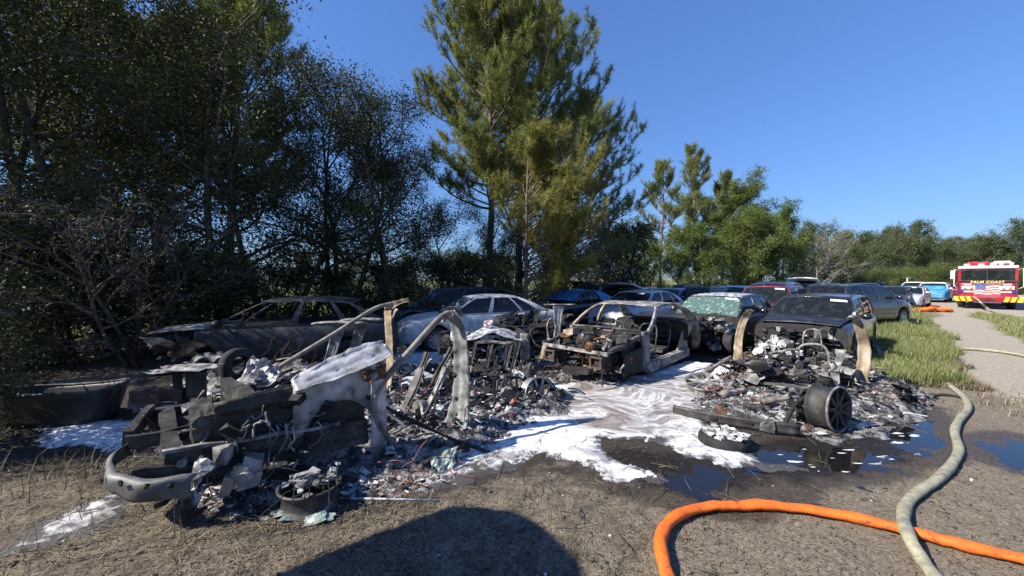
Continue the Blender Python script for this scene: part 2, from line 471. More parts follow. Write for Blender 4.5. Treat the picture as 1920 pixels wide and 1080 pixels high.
# foam
def make_foam():
    m, nt, b = new_mat('foam')
    dirt = attr(nt, 'swirl')
    tc = nt.nodes.new('ShaderNodeTexCoord')
    def swirl_noise(sc, det, warp, wsc, stretch):
        wn1 = nt.nodes.new('ShaderNodeTexNoise'); wn1.inputs['Scale'].default_value = wsc; wn1.inputs['Detail'].default_value = 2
        nt.links.new(tc.outputs['Object'], wn1.inputs[0])
        v1 = nt.nodes.new('ShaderNodeVectorMath'); v1.operation = 'SUBTRACT'; v1.inputs[1].default_value = (.5, .5, .5); nt.links.new(wn1.outputs[1], v1.inputs[0])
        v2 = nt.nodes.new('ShaderNodeVectorMath'); v2.operation = 'SCALE'; v2.inputs['Scale'].default_value = warp; nt.links.new(v1.outputs[0], v2.inputs[0])
        v3 = nt.nodes.new('ShaderNodeVectorMath'); v3.operation = 'ADD'; nt.links.new(tc.outputs['Object'], v3.inputs[0]); nt.links.new(v2.outputs[0], v3.inputs[1])
        mp = nt.nodes.new('ShaderNodeMapping'); mp.inputs['Scale'].default_value = stretch; nt.links.new(v3.outputs[0], mp.inputs[0])
        n = nt.nodes.new('ShaderNodeTexNoise'); n.inputs['Scale'].default_value = sc; n.inputs['Detail'].default_value = det; n.inputs['Roughness'].default_value = .55
        nt.links.new(mp.outputs[0], n.inputs[0]); return n.outputs[0]
    clean = mix(nt, ramp(nt, swirl_noise(3.0, 5, 1.0, 1.3, (1, 1.6, 1)), [(0.36, g(0)), (0.5, g(1))]), (0.36, 0.355, 0.355), ramp(nt, nz(nt, 8, 5, 0.6), [(0.3, (0.52, 0.52, 0.53)), (0.6, (0.76, 0.77, 0.79))]))
    sw = ramp(nt, swirl_noise(1.5, 3, 2.2, 0.7, (0.8, 2.0, 1)), [(0.30, (0.30, 0.275, 0.255)), (0.40, (0.17, 0.14, 0.12)), (0.44, (0.34, 0.32, 0.31)), (0.50, (0.36, 0.34, 0.33)), (0.54, (0.68, 0.69, 0.70)), (0.565, (0.38, 0.36, 0.35)), (0.64, (0.22, 0.19, 0.165)), (0.70, (0.5, 0.49, 0.48))])
    gl = ramp(nt, nz(nt, 120, 3, 0.6), [(0.55, g(0)), (0.72, g(0.55))])
    sw = mix(nt, gl, sw, (0.7, 0.7, 0.72))
    c = mix(nt, ramp(nt, dirt, [(0.25, g(0)), (0.75, g(1))]), clean, sw)
    so = math_n(nt, 'ADD', attr(nt, 'soot'), math_n(nt, 'MULTIPLY', math_n(nt, 'SUBTRACT', nz(nt, 9, 8, 0.72, dist=0.6), 0.5), 2.2))
    c = mix(nt, ramp(nt, so, [(0.35, g(0)), (0.72, g(0.95))]), c, (0.028, 0.025, 0.023))
    nt.links.new(c, b.inputs['Base Color'])
    b.inputs['Roughness'].default_value = 0.55
    nt.links.new(ramp(nt, dirt, [(0.2, g(0.65)), (0.8, g(0.25))]), b.inputs['Roughness'])
    bump(nt, b, nz(nt, 45, 5, 0.6), 0.22, 0.008)
    return m
M['foam'] = make_foam()
# each patch: outline in photo pixels, height, sootiness
FOAM = [
    ('wide white foam pool with grey swirls between the burnt cars', [(640, 700), (700, 650), (790, 640), (900, 640), (1010, 690), (1060, 722), (1180, 705), (1290, 676), (1420, 690), (1440, 760), (1290, 772), (1330, 805), (1390, 845), (1445, 868), (1380, 872), (1310, 858), (1240, 832), (1130, 822), (1120, 832), (1150, 868), (1235, 890), (1150, 908), (1090, 868), (1010, 848), (930, 880), (850, 905), (770, 925), (700, 900), (690, 800)], 0.03, 0.22, [(1060, 722), (1180, 712), (1290, 690), (1330, 730), (1330, 780), (1255, 812), (1180, 815), (1090, 808), (1040, 770)]),
    ('bright foam patch beside the black plastic tub', [(70, 800), (200, 788), (330, 790), (400, 800), (350, 828), (230, 848), (150, 838), (90, 838)], 0.035, 0.16, None),
    ('long thin foam streak on the straw below the curved bumper', [(20, 1030), (60, 985), (150, 950), (215, 925), (240, 945), (215, 985), (120, 1012)], 0.018, 0.45, None),
    ('small foam scrap under the front wreck rail', [(340, 925), (420, 905), (480, 898), (500, 912), (430, 930), (370, 940)], 0.03, 0.3, None),
    ('foam scrap behind the far wheel of the right wreck', [(1560, 690), (1640, 700), (1712, 738), (1660, 752), (1600, 740)], 0.035, 0.35, None),
    ('thin foam islands at the puddle below the right wreck', [(1405, 858), (1470, 868), (1500, 880), (1450, 884), (1410, 876)], 0.012, 0.5, None),
    ('foam spatter on wet soil left of the orange hose', [(1190, 888), (1240, 884), (1260, 898), (1215, 905)], 0.012, 0.5, None),
]
def foam_patch(label, px, hgt, soot, swirl, seed):
    P = np.array(zone(px)); lo, hi = P.min(0) - 0.3, P.max(0) + 0.3
    st = 0.03 if (hi - lo).max() < 3 else 0.038
    X, Y = np.meshgrid(np.arange(lo[0], hi[0], st), np.arange(lo[1], hi[1], st))
    d = sdf_poly(X, Y, P) + 0.16 * fbm(X, Y, 2.6, 5, seed, 0.6) + 0.04 * fbm(X, Y, 14, 3, seed + 5)
    top = hgt * sstep(-0.02, 0.22, d) * (0.65 + 0.5 * fbm(X, Y, 3.2, 4, seed + 9)) - 0.05 * sstep(0.02, -0.2, d)
    sw = np.zeros_like(X)
    if swirl is not None:
        ds = sdf_poly(X, Y, zone(swirl)) + 0.2 * fbm(X, Y, 1.7, 4, seed + 3)
        sw = sstep(-0.15, 0.18, ds)
        top = top * (1 - 0.8 * sw) + 0.008 * sw
    Z = ground_h(X, Y) * 0.6 * (1 - sw) + top + 0.004
    n2, n1 = X.shape
    ii = np.arange(n1 * n2).reshape(n2, n1)
    F = np.stack([ii[:-1, :-1], ii[:-1, 1:], ii[1:, 1:], ii[1:, :-1]], -1)
    keep = (np.maximum(np.maximum(d[:-1, :-1], d[1:, 1:]), np.maximum(d[:-1, 1:], d[1:, :-1])) > -0.12)
    F = F[keep]
    so = np.full_like(X, soot) + 0.25 * fbm(X, Y, 1.1, 3, seed + 21)
    if swirl is not None:      # ash trodden into the foam round the left wreck
        so = so + 0.33 * sstep(0.55, -0.5, X - 0.13 * (Y - 4)) * sstep(-2.4, -1.2, X) + 0.1 * sstep(1.5, 2.5, X) * sstep(6.3, 5.6, Y)
        so = so * (1 - sw)
    so = so + .42 * (1 - sstep(-.02, .16, d)) * (1 - sw)
    used = np.unique(F); rm = np.full(n1 * n2, -1); rm[used] = np.arange(len(used))
    V = np.stack([X, Y, Z], -1).reshape(-1, 3)[used]
    o = mesh_obj('foam', np_mesh('foam', V, rm[F], M['foam'], attrs=dict(swirl=sw.ravel()[used], soot=so.ravel()[used]), smooth=True))
    tag(o, label, 'foam', 'fire fighting foam on the ground', 'stuff')
for k, (lb, px, hg, so_, sw_) in enumerate(FOAM):
    foam_patch(lb, px, hg, so_, sw_, 200 + 31 * k)
# ---------------------------------------------------------------- plants
M['bark'] = noisy('bark', [(0.3, (0.035, 0.028, 0.022)), (0.55, (0.10, 0.082, 0.066)), (0.75, (0.19, 0.16, 0.135))], 9, 0.9, 0, 0.8, 22)
M['pine_bark'] = noisy('pine_bark', [(0.3, (0.06, 0.042, 0.032)), (0.5, (0.17, 0.12, 0.09)), (0.72, (0.30, 0.23, 0.18))], 11, 0.9, 0, 0.8, 20)
M['dead_wood'] = noisy('dead_wood', [(0.3, (0.17, 0.15, 0.13)), (0.7, (0.42, 0.38, 0.34))], 9, 0.9)
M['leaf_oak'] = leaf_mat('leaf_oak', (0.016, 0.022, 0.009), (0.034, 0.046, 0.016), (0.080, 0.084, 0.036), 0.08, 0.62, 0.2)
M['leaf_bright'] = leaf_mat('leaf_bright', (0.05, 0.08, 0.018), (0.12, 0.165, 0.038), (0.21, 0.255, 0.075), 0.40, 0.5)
M['leaf_far'] = leaf_mat('leaf_far', (0.038, 0.055, 0.025), (0.085, 0.108, 0.045), (0.155, 0.175, 0.085), 0.30, 0.55)
M['leaf_dry'] = leaf_mat('leaf_dry', (0.05, 0.035, 0.018), (0.075, 0.068, 0.03), (0.15, 0.12, 0.06), 0.25, 0.6)
M['needle'] = leaf_mat('needle', (0.075, 0.10, 0.030), (0.20, 0.225, 0.070), (0.36, 0.36, 0.14), 0.42, 0.5)
M['needle_gold'] = leaf_mat('needle_gold', (0.11, 0.11, 0.028), (0.24, 0.22, 0.06), (0.40, 0.33, 0.11), 0.45, 0.5)

def xcross(a, b):
    return np.stack([a[:, 1] * b[:, 2] - a[:, 2] * b[:, 1], a[:, 2] * b[:, 0] - a[:, 0] * b[:, 2], a[:, 0] * b[:, 1] - a[:, 1] * b[:, 0]], -1)
def tubes_mesh(name, branches, mat, sides=5):
    Vs, Fs, off = [], [], 0
    for pts, rad in branches:
        P = np.array(pts, float); n = len(P); k = sides if rad[0] > 0.02 else 3
        T = np.gradient(P, axis=0); T /= np.linalg.norm(T, axis=1)[:, None] + 1e-9
        ref = np.where(np.abs(T[:, 2:3]) > 0.9, np.array([[1.0, 0, 0]]), np.array([[0, 0, 1.0]]))
        A = xcross(T, ref); A /= np.linalg.norm(A, axis=1)[:, None] + 1e-9
        B = xcross(T, A)
        an = np.arange(k) * 2 * np.pi / k
        V = P[:, None, :] + (A[:, None, :] * np.cos(an)[None, :, None] + B[:, None, :] * np.sin(an)[None, :, None]) * np.array(rad)[:, None, None]
        Vs.append(V.reshape(-1, 3))
        i = np.arange(n - 1)[:, None] * k; j = np.arange(k)[None, :]; j2 = (j + 1) % k
        Fs.append(np.stack([i + j, i + j2, i + k + j2, i + k + j], -1).reshape(-1, 4) + off)
        off += n * k
    return np_mesh(name, np.concatenate(Vs), np.concatenate(Fs), mat, smooth=True)
def unit(v): return v / (np.linalg.norm(v) + 1e-9)
def rand_dirs(rng, n):
    v = rng.normal(size=(n, 3)); return v / np.linalg.norm(v, axis=1)[:, None]
def leaves_mesh(name, C, rng, mat, size, aspect=0.5, flat=0.3, bias=None):
    n = len(C)
    a = rand_dirs(rng, n); a[:, 2] *= (1 - flat); a /= np.linalg.norm(a, axis=1)[:, None]
    b = np.cross(a, rand_dirs(rng, n)); b /= np.linalg.norm(b, axis=1)[:, None] + 1e-9
    L = size * rng.uniform(0.6, 1.35, n)[:, None]
    V = np.stack([C - a * L * 0.5, C + b * L * aspect * 0.5, C + a * L * 0.5, C - b * L * aspect * 0.5], 1).reshape(-1, 3)
    F = np.arange(4 * n).reshape(n, 4)
    r = rng.uniform(0, 1, n) * 0.55 + (0.45 * bias if bias is not None else 0.2)
    return np_mesh(name, V, F, mat, rnd=np.clip(r, 0, 1))
def wander(rng, p, d, length, n, jit, up):
    pts = [p]; d = unit(np.array(d, float))
    for i in range(n):
        d = unit(d + rng.normal(size=3) * jit + np.array((0, 0, up)))
        pts.append(pts[-1] + d * length / n)
    return pts, d
def oak(seed, H, spread, clear, n_leaf, leaf, mat, stems=1, droop=0.0, clump=0.34, bark='bark', limbs=11, bare=0.0):
    """trunk, limbs and a leafy crown: returns two meshes"""
    rng = np.random.default_rng(seed)
    br, tips = [], []
    for s in range(stems):
        lean = rng.normal(size=2) * (0.10 if stems == 1 else 0.30)
        h = H * rng.uniform(0.86, 1.0)
        p0 = np.array((rng.normal() * 0.12 * (stems > 1), rng.normal() * 0.12 * (stems > 1), -0.1))
        tr, _ = wander(rng, p0, (lean[0], lean[1], 1), h, 9, 0.07, 0.05)
        r0 = 0.019 * H / (1 if stems == 1 else 1.5)
        rad = [r0 * (1 - 0.88 * i / 9) + 0.008 for i in range(10)]; rad[0] *= 1.35
        br.append((tr, rad))
        for k in range(limbs):
            f = clear + (0.97 - clear) * (k + rng.uniform(0, 0.8)) / limbs
            i = min(int(f * 9), 8); t = f * 9 - i
            p = tr[i] * (1 - t) + tr[i + 1] * t
            az = k * 2.4 + rng.uniform(-0.5, 0.5) + s * 1.3
            ln = spread * (0.55 + 0.75 * math.sin(math.pi * min(1, (f - clear) / (1 - clear) * 0.8 + 0.15))) * rng.uniform(0.7, 1.1)
            el = 0.15 + 0.9 * (f - clear) / (1 - clear)
            d = (math.cos(az) * math.cos(el), math.sin(az) * math.cos(el), math.sin(el))
            lp, ld = wander(rng, p, d, ln, 6, 0.16, 0.06 - droop)
            r1 = rad[i] * 0.5 + 0.006
            br.append((lp, [r1 * (1 - 0.85 * q / 6) + 0.004 for q in range(7)]))
            for q in range(2, 7):
                for z in range(2):
                    d2 = unit(ld + rng.normal(size=3) * 0.75 + np.array((0, 0, 0.1 - droop)))
                    l2 = ln * rng.uniform(0.22, 0.42) * (1.15 - q / 12)
                    sp, sd = wander(rng, lp[q], d2, l2, 4, 0.22, 0.03 - droop)
                    br.append((sp, [0.016 * (1 - 0.8 * w / 4) + 0.002 for w in range(5)]))
                    for w in (1, 2, 3, 4):
                        tips.append(sp[w])
                        for _ in range(2):
                            d3 = unit(sd + rng.normal(size=3) * 0.9)
                            e = sp[w] + d3 * rng.uniform(0.2, 0.5) * spread / 3
                            br.append(([sp[w], (sp[w] + e) / 2 + rng.normal(size=3) * 0.03, e], [0.006, 0.004, 0.002]))
                            if rng.uniform() > bare: tips.append(e)
    T = np.array(tips)
    w = rng.uniform(0.25, 1.7, len(T)); w /= w.sum()
    ci = rng.choice(len(T), n_leaf, p=w)
    C = T[ci] + rng.normal(size=(n_leaf, 3)) * clump * np.array((1, 1, 0.75)) * rng.uniform(0.4, 1.1, n_leaf)[:, None]
    tone = hash2(ci.astype(float), ci * 0.0, seed)[C[:, 2] > 0.05]
    C = C[C[:, 2] > 0.05]
    return tubes_mesh('trunk', br, M[bark]), leaves_mesh('crown', C, rng, M[mat], leaf, 0.5, 0.3, tone)
def pine(seed, H, base, spread, mat, n_limb=46, dens=1.0, needle=0.24, nn=34, lean=(0.02, 0.0), wdt=0.010, side=None):
    rng = np.random.default_rng(seed)
    tr, _ = wander(rng, np.array((0, 0, -0.1)), (lean[0], lean[1], 1), H, 12, 0.025, 0.06)
    r0 = 0.0135 * H
    rad = [r0 * (1 - 0.9 * i / 12) + 0.01 for i in range(13)]
    br = [(tr, rad)]; tips = []
    for k in range(n_limb):
        f = base + (0.985 - base) * ((k + rng.uniform(0, 1)) / n_limb) ** 0.92
        i = min(int(f * 12), 11); t = f * 12 - i
        p = tr[i] * (1 - t) + tr[i + 1] * t
        g_ = (f - base) / (1 - base)
        prof = (0.55 + 0.6 * math.sin(math.pi * (g_ * 0.75 + 0.2))) * (1.0 - 0.62 * (max(0, g_ - 0.45) / 0.55) ** 1.6)
        ln = spread * prof * rng.uniform(0.6, 1.15)
        az = rng.uniform(0, 2 * math.pi)
        if side is not None and rng.uniform() < 0.55: az = side + rng.normal() * 0.7
        el = rng.uniform(0.0, 0.3) + 0.75 * g_
        d = (math.cos(az) * math.cos(el), math.sin(az) * math.cos(el), math.sin(el))
        lp, ld = wander(rng, p, d, ln, 7, 0.10, 0.07)
        r1 = min(rad[i] * 0.45, 0.018 + 0.013 * ln)
        br.append((lp, [r1 * (1 - 0.85 * q / 7) + 0.004 for q in range(8)]))
        tips.append((lp[-1], ld))
        for q in range(3, 8):
            for z in range(2 if q < 7 else 3):
                sg = 1 if z % 2 else -1
                sidev = unit(np.cross(ld, (0, 0, 1))) * sg
                d2 = unit(ld * 0.7 + sidev * rng.uniform(0.3, 1.1) + np.array((0, 0, rng.uniform(0.1, 0.6))))
                l2 = (0.35 + 0.20 * ln * (1.1 - q / 9)) * rng.uniform(0.6, 1.2)
                sp, sd = wander(rng, lp[q], d2, l2, 3, 0.12, 0.16)
                br.append((sp, [0.014, 0.010, 0.007, 0.004]))
                tips.append((sp[-1], sd)); tips.append((sp[2], sd))
                for _ in range(int(2 * dens + rng.uniform())):
                    d3 = unit(sd + rng.normal(size=3) * 0.6 + np.array((0, 0, 0.35)))
                    e = sp[rng.integers(1, 4)] + d3 * rng.uniform(0.2, 0.42)
                    br.append(([sp[2], e], [0.006, 0.004])); tips.append((e, d3))
    P = np.array([t[0] for t in tips]); D = np.array([t[1] for t in tips]); n = len(P)
    D = D + np.array((0, 0, 0.35)); D /= np.linalg.norm(D, axis=1)[:, None]
    dirs = D[:, None, :] * rng.uniform(-0.1, 1.1, (n, nn, 1)) + rng.normal(size=(n, nn, 3)) * 0.66
    dirs /= np.linalg.norm(dirs, axis=2)[:, :, None]
    b0 = P[:, None, :] - D[:, None, :] * rng.uniform(0, 0.30, (n, nn, 1))
    L = needle * rng.uniform(0.65, 1.15, (n, nn, 1))
    wv = np.cross(dirs, rng.normal(size=(n, nn, 3))); wv /= np.linalg.norm(wv, axis=2)[:, :, None] + 1e-9
    wd = wdt
    V = np.stack([b0 - wv * wd, b0 + wv * wd, b0 + dirs * L], 2).reshape(-1, 3)
    F = np.arange(3 * n * nn).reshape(-1, 3)
    tone = np.repeat(rng.uniform(0, 0.45, n), nn)
    return tubes_mesh('trunk', br, M['pine_bark']), np_mesh('crown', V, F, M[mat], rnd=np.clip(tone + rng.uniform(0, 0.55, n * nn), 0, 1))
def plant(name, meshes, loc, rz, sc, label, cat, group=None, parts=('trunk', 'crown')):
    e = empty(name, (loc[0], loc[1], 0), rz); e.scale = (sc, sc, sc) if not hasattr(sc, '__len__') else sc
    for nm, me in zip(parts, meshes):
        link(bpy.data.objects.new(nm, me), e)
    return tag(e, label, cat, group)

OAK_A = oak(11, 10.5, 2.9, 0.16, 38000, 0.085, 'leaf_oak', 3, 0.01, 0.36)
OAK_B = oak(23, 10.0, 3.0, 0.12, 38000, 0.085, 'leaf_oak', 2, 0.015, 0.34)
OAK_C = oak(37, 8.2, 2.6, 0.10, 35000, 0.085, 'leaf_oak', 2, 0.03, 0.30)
SHRUB = oak(41, 3.0, 1.3, 0.05, 15000, 0.075, 'leaf_oak', 4, 0.02, 0.26, limbs=8)
SHRUB_B = oak(43, 3.2, 1.4, 0.05, 15000, 0.085, 'leaf_bright', 4, 0.02, 0.28, limbs=8)
BRIGHT = oak(53, 7.5, 2.5, 0.08, 32000, 0.12, 'leaf_bright', 2, 0.0, 0.22)
ROUND = oak(57, 11.0, 3.6, 0.22, 38000, 0.14, 'leaf_bright', 1, 0.0, 0.26, limbs=14)
FAR = oak(61, 8.5, 3.6, 0.12, 26000, 0.17, 'leaf_far', 2, 0.0, 0.28)
FAR_B = oak(67, 7.5, 3.8, 0.12, 26000, 0.17, 'leaf_far', 3, 0.02, 0.28)
DEADISH = oak(71, 7.0, 2.6, 0.2, 5000, 0.13, 'leaf_far', 3, 0.0, 0.3, bark='dead_wood', bare=0.5)
BARE = oak(73, 4.2, 1.6, 0.15, 2200, 0.07, 'leaf_dry', 4, 0.05, 0.22, bark='bark', bare=0.6, limbs=9)

# trees of the shaded edge on the left
EDGE = [
    (OAK_A, 215, 10.2, 0.4, 1.0, 'many-stemmed dark oak with spreading limbs filling the upper left corner'),
    (OAK_B, -40, 9.4, 2.1, 1.0, 'dark oak at the left edge of the view behind the tub'),
    (OAK_C, 60, 12.6, 4.0, 1.12, 'slim dark tree behind the left edge oaks'),
    (OAK_B, 400, 10.9, 3.3, 1.0, 'dark oak right of the many-stemmed tree, its top beside the pine tufts'),
    (OAK_C, 520, 11.2, 1.2, 1.02, 'dark leafy oak standing behind the burnt hatchback roof'),
    (OAK_A, 640, 12.2, 5.2, 0.80, 'oak with sunlit ragged top in the gap left of the tall pines'),
    (OAK_C, 735, 13.0, 2.6, 0.86, 'grey green oak leaning toward the tall pines'),
    (OAK_C, 850, 13.6, 0.3, 0.60, 'low dark tree at the foot of the left pine trunk'),
    (OAK_B, 310, 13.5, 0.9, 0.95, 'shaded oak in the second row behind the many-stemmed tree'),
    (OAK_A, -260, 8.2, 1.7, 1.0, 'dark oak mostly outside the left edge of the view'),
]
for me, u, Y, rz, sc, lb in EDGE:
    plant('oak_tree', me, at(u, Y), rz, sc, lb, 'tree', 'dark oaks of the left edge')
SH = [
    (SHRUB, 20, 8.2, 0.1, 1.0, 'dense dark shrub behind the black tub at the left edge'),
    (SHRUB, 130, 8.6, 1.3, 0.95, 'dark shrub behind the middle of the black tub'),
    (BARE, 245, 8.1, 2.2, 0.85, 'twiggy half bare shrub left of the burnt hatchback nose'),
    (SHRUB, 270, 9.2, 3.1, 0.9, 'dark shrub behind the burnt hatchback nose'),
    (SHRUB, 390, 10.4, 4.0, 0.85, 'dark shrub behind the burnt hatchback windshield'),
    (SHRUB, 520, 11.5, 5.0, 0.75, 'dark shrub behind the burnt hatchback roof'),
    (SHRUB, 640, 12.5, 0.7, 0.72, 'dark shrub behind the tail of the burnt hatchback'),
    (SHRUB, 745, 13.5, 1.9, 0.8, 'dark shrub behind the foam streaked white sedan'),
    (SHRUB, 830, 14.6, 2.9, 0.85, 'dark shrub left of the left pine trunk'),
    (SHRUB, 905, 15.6, 2.2, 0.95, 'dark shrub between the two pine trunks'),
    (SHRUB, 1030, 17.0, 3.4, 0.9, 'dark shrub right of the pine trunks behind the blue car'),
    (BARE, 985, 14.8, 4.4, 0.95, 'bare grey brush hanging round the right pine trunk'),
    (BARE, 1080, 16.2, 1.4, 0.95, 'bare branches below the golden pine boughs'),
    (SHRUB, -60, 6.6, 3.7, 0.62, 'low dark shrub at the left frame edge beside the tub'),
    (SHRUB, -250, 3.9, 0.5, 0.75, 'low shrub outside the left frame edge nearest the camera'),
    (SHRUB, 8, 4.9, 2.0, 0.2, 'small leafy shrub at the left frame edge before the tub'),
    (SHRUB, 1150, 21.0, 4.4, 1.6, 'dark round shrub right of the golden pine boughs'),
]
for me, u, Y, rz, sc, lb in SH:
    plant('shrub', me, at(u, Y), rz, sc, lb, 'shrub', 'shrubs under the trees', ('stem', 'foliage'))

# the tall pines
PINE_A = pine(101, 15.6, 0.34, 3.3, 'needle', 90, 1.2, 0.27, 33, lean=(-0.01, 0))
PINE_B = pine(103, 14.6, 0.36, 4.0, 'needle', 108, 1.2, 0.27, 33, lean=(0.03, 0))
PINE_C = pine(107, 11.8, 0.20, 4.0, 'needle', 60, 1.0, 0.28, 28, side=0.0)
PINE_G = pine(109, 6.3, 0.16, 2.6, 'needle_gold', 52, 1.0, 0.27, 30, side=0.0)
plant('pine_tree', PINE_A, at(918, 16.8), 0.3, .91, 'left of the two tall pines with slim bare lower trunk', 'pine', 'tall pines in the middle')
plant('pine_tree', PINE_B, at(972, 17.3), 1.9, .94, 'right of the two tall pines with broad dense crown', 'pine', 'tall pines in the middle')
plant('pine_tree', PINE_C, at(1055, 19.8), 0.0, .88, 'darker pine reaching right behind the tall pair', 'pine', 'tall pines in the middle')
plant('pine_tree', PINE_G, at(985, 13.2), 0.0, 1.0, 'golden green pine hanging low behind the silver sedan', 'pine', 'tall pines in the middle')
plant('pine_tree', PINE_A, at(425, 14.0), 2.3, 0.80, 'pine with bright tufts rising above the left oaks', 'pine', 'tall pines in the middle')
plant('pine_tree', PINE_B, at(230, 15.5), 4.1, 0.86, 'pine showing green tufts through the many-stemmed oak', 'pine', 'tall pines in the middle')

# the sunlit copse right of the pines
PINE_D = pine(113, 11.5, 0.30, 2.3, 'needle', 34, 0.9, 0.26, 26)
plant('pine_tree', PINE_D, at(1238, 30), 0.8, 0.94, 'slender pine standing alone left of the sunlit copse', 'pine', 'pines of the sunlit copse')
plant('pine_tree', PINE_D, at(1312, 33), 2.9, 1.10, 'tallest pine of the sunlit copse', 'pine', 'pines of the sunlit copse')
plant('pine_tree', PINE_D, at(1352, 35), 4.4, 0.95, 'pine right behind the tallest pine of the copse', 'pine', 'pines of the sunlit copse')
COPSE = [
    (ROUND, 1400, 33, 0.2, 0.84, 'round crowned tree at the right shoulder of the copse'),
    (ROUND, 1345, 36, 2.0, 0.82, 'broad tree behind the pines of the copse'),
    (BRIGHT, 1265, 27, 1.1, 0.72, 'bright bush below the slender lone pine'),
    (BRIGHT, 1228, 26, 3.5, 0.58, 'bright bush left of the slender lone pine'),
    (BRIGHT, 1325, 27, 4.6, 0.66, 'bright bush behind the pale windshield of the foam covered wagon'),
    (BRIGHT, 1375, 28, 0.4, 0.85, 'bright tree below the round crown of the copse'),
    (BRIGHT, 1425, 28.5, 2.7, 0.88, 'bright tree behind the maroon car'),
    (BRIGHT, 1462, 30, 5.5, 0.92, 'bright tree at the right end of the copse'),
    (BRIGHT, 1180, 30, 5.0, 0.75, 'shaded tree between golden pine and copse'),
    (DEADISH, 1522, 35, 0.9, 0.85, 'half dead tree with pale bare branches right of the copse'),
    (DEADISH, 1548, 38, 2.9, 0.9, 'second pale bare branched tree further right of the copse'),
    (FAR, 1500, 40, 1.0, 0.78, 'green tree behind the half dead pale tree'),
]
for me, u, Y, rz, sc, lb in COPSE:
    plant('leafy_tree', me, at(u, Y), rz, sc, lb, 'tree', 'trees of the sunlit copse')
# far tree line on the right
rr = np.random.default_rng(5)
LINE = [(1570, 46, .72), (1610, 50, .85), (1655, 54, .98), (1690, 60, 1.1), (1728, 64, 1.0), (1765, 68, 0.95), (1800, 72, 1.0), (1838, 62, 0.80), (1880, 56, 0.98), (1925, 54, 1.05), (1975, 55, 1.05), (1640, 64, 1.0), (1745, 76, 1.05), (1820, 82, 1.1)]
for k, (u, Y, s) in enumerate(LINE):
    plant('far_tree', FAR if k % 2 else FAR_B, at(u, Y), rr.uniform(0, 6), s, 'dark green tree of the far line behind the parked cars', 'tree', 'far tree line')
for k, u in enumerate(range(1500, 1960, 34)):
    plant('far_bush', SHRUB_B, at(u + rr.uniform(-8, 8), 44 + rr.uniform(-3, 6)), rr.uniform(0, 6), rr.uniform(0.8, 1.15), 'low light green bush of the hedge behind the parked cars', 'bush', 'hedge behind the parked cars', ('stem', 'foliage'))
# beyond the field on the left, seen through gaps
for k, (u, Y) in enumerate([(-300, 60), (-150, 66), (0, 62), (120, 70), (240, 64), (350, 72), (450, 66), (560, 74), (660, 68), (770, 72), (850, 66), (950, 74), (1050, 70), (1120, 60)]):
    plant('far_tree', FAR if k % 2 else FAR_B, at(u, Y), rr.uniform(0, 6), rr.uniform(0.6, 0.8), 'distant tree across the field, glimpsed between the left trunks', 'tree', 'trees across the field')
# ---------------------------------------------------------------- vehicles
M['tyre'] = noisy('tyre', [(0.35, g(0.012)), (0.65, g(0.035)), (0.85, (0.09, 0.08, 0.065))], 7, 0.85, 0, 0.3, 60)
M['rim'] = noisy('rim', [(0.3, g(0.25)), (0.7, g(0.55))], 8, 0.35, 0.8)
M['rim_dark'] = noisy('rim_dark', [(0.3, g(0.03)), (0.7, g(0.12))], 8, 0.45, 0.6)
M['trim'] = noisy('trim', [(0.3, g(0.012)), (0.8, g(0.05))], 6, 0.6)
M['inside'] = noisy('inside', [(0.3, g(0.012)), (0.7, g(0.035))], 5, 0.9)
M['seat_cloth'] = noisy('seat_cloth', [(0.3, g(0.03)), (0.7, g(0.07))], 9, 0.9)
M['chrome'] = noisy('chrome', [(0.3, g(0.5)), (0.7, g(0.7))], 4, 0.18, 1.0)
M['lamp'] = noisy('lamp', [(0.3, (0.35, 0.36, 0.37)), (0.7, (0.7, 0.71, 0.72))], 16, 0.12, 0.2, coat=1.0)
M['red_lamp'] = noisy('red_lamp', [(0.3, (0.22, 0.006, 0.006)), (0.7, (0.4, 0.015, 0.012))], 14, 0.15, 0, coat=1.0)
M['paper'] = noisy('paper', [(0.3, (0.62, 0.62, 0.6)), (0.7, (0.8, 0.8, 0.78))], 30, 0.8)
M['glass'] = glass('glass')
M['glass_tint'] = glass('glass_tint', (0.008, 0.009, 0.011), 0.12, (0.15, 0.16, 0.17))
M['p_black'] = paint('p_black', (0.012, 0.013, 0.016), 0.15, 0.22, 0.2)
M['p_infini'] = paint('p_infini', (0.022, 0.026, 0.028), 0.12, 0.2, 0.5)
M['p_maroon'] = paint('p_maroon', (0.17, 0.014, 0.025), 0.15, 0.25, 0.4)
M['p_silver'] = paint('p_silver', (0.46, 0.47, 0.49), 0.2, 0.35, 0.2)
M['p_silver2'] = paint('p_silver2', (0.52, 0.53, 0.54), 0.2, 0.35, 0.2)
M['p_white'] = paint('p_white', (0.74, 0.75, 0.76), 0.18, 0.3, 0.0)
M['p_blue'] = paint('p_blue', (0.03, 0.08, 0.24), 0.12, 0.22, 0.4)
M['p_navy'] = paint('p_navy', (0.02, 0.028, 0.045), 0.15, 0.22, 0.3)
M['p_red'] = paint('p_red', (0.45, 0.015, 0.015), 0.12, 0.25, 0.0)
def foamed(name, base, foam, lo=0.5, hi=0.58, scale=9, rough=0.35, metal=0.2):
    """panel with dried foam spatter"""
    m, nt, b = new_mat(name)
    f = ramp(nt, nz(nt, scale, 8, 0.72), [(lo, g(0)), (hi, g(1))])
    under = ramp(nt, nz(nt, 2.5, 6), [(0.35, base[0]), (0.65, base[1])])
    nt.links.new(mix(nt, f, under, foam), b.inputs['Base Color'])
    nt.links.new(ramp(nt, f, [(0, g(rough)), (1, g(0.8))]), b.inputs['Roughness'])
    b.inputs['Metallic'].default_value = metal
    bump(nt, b, f, 0.3, 0.004)
    return m
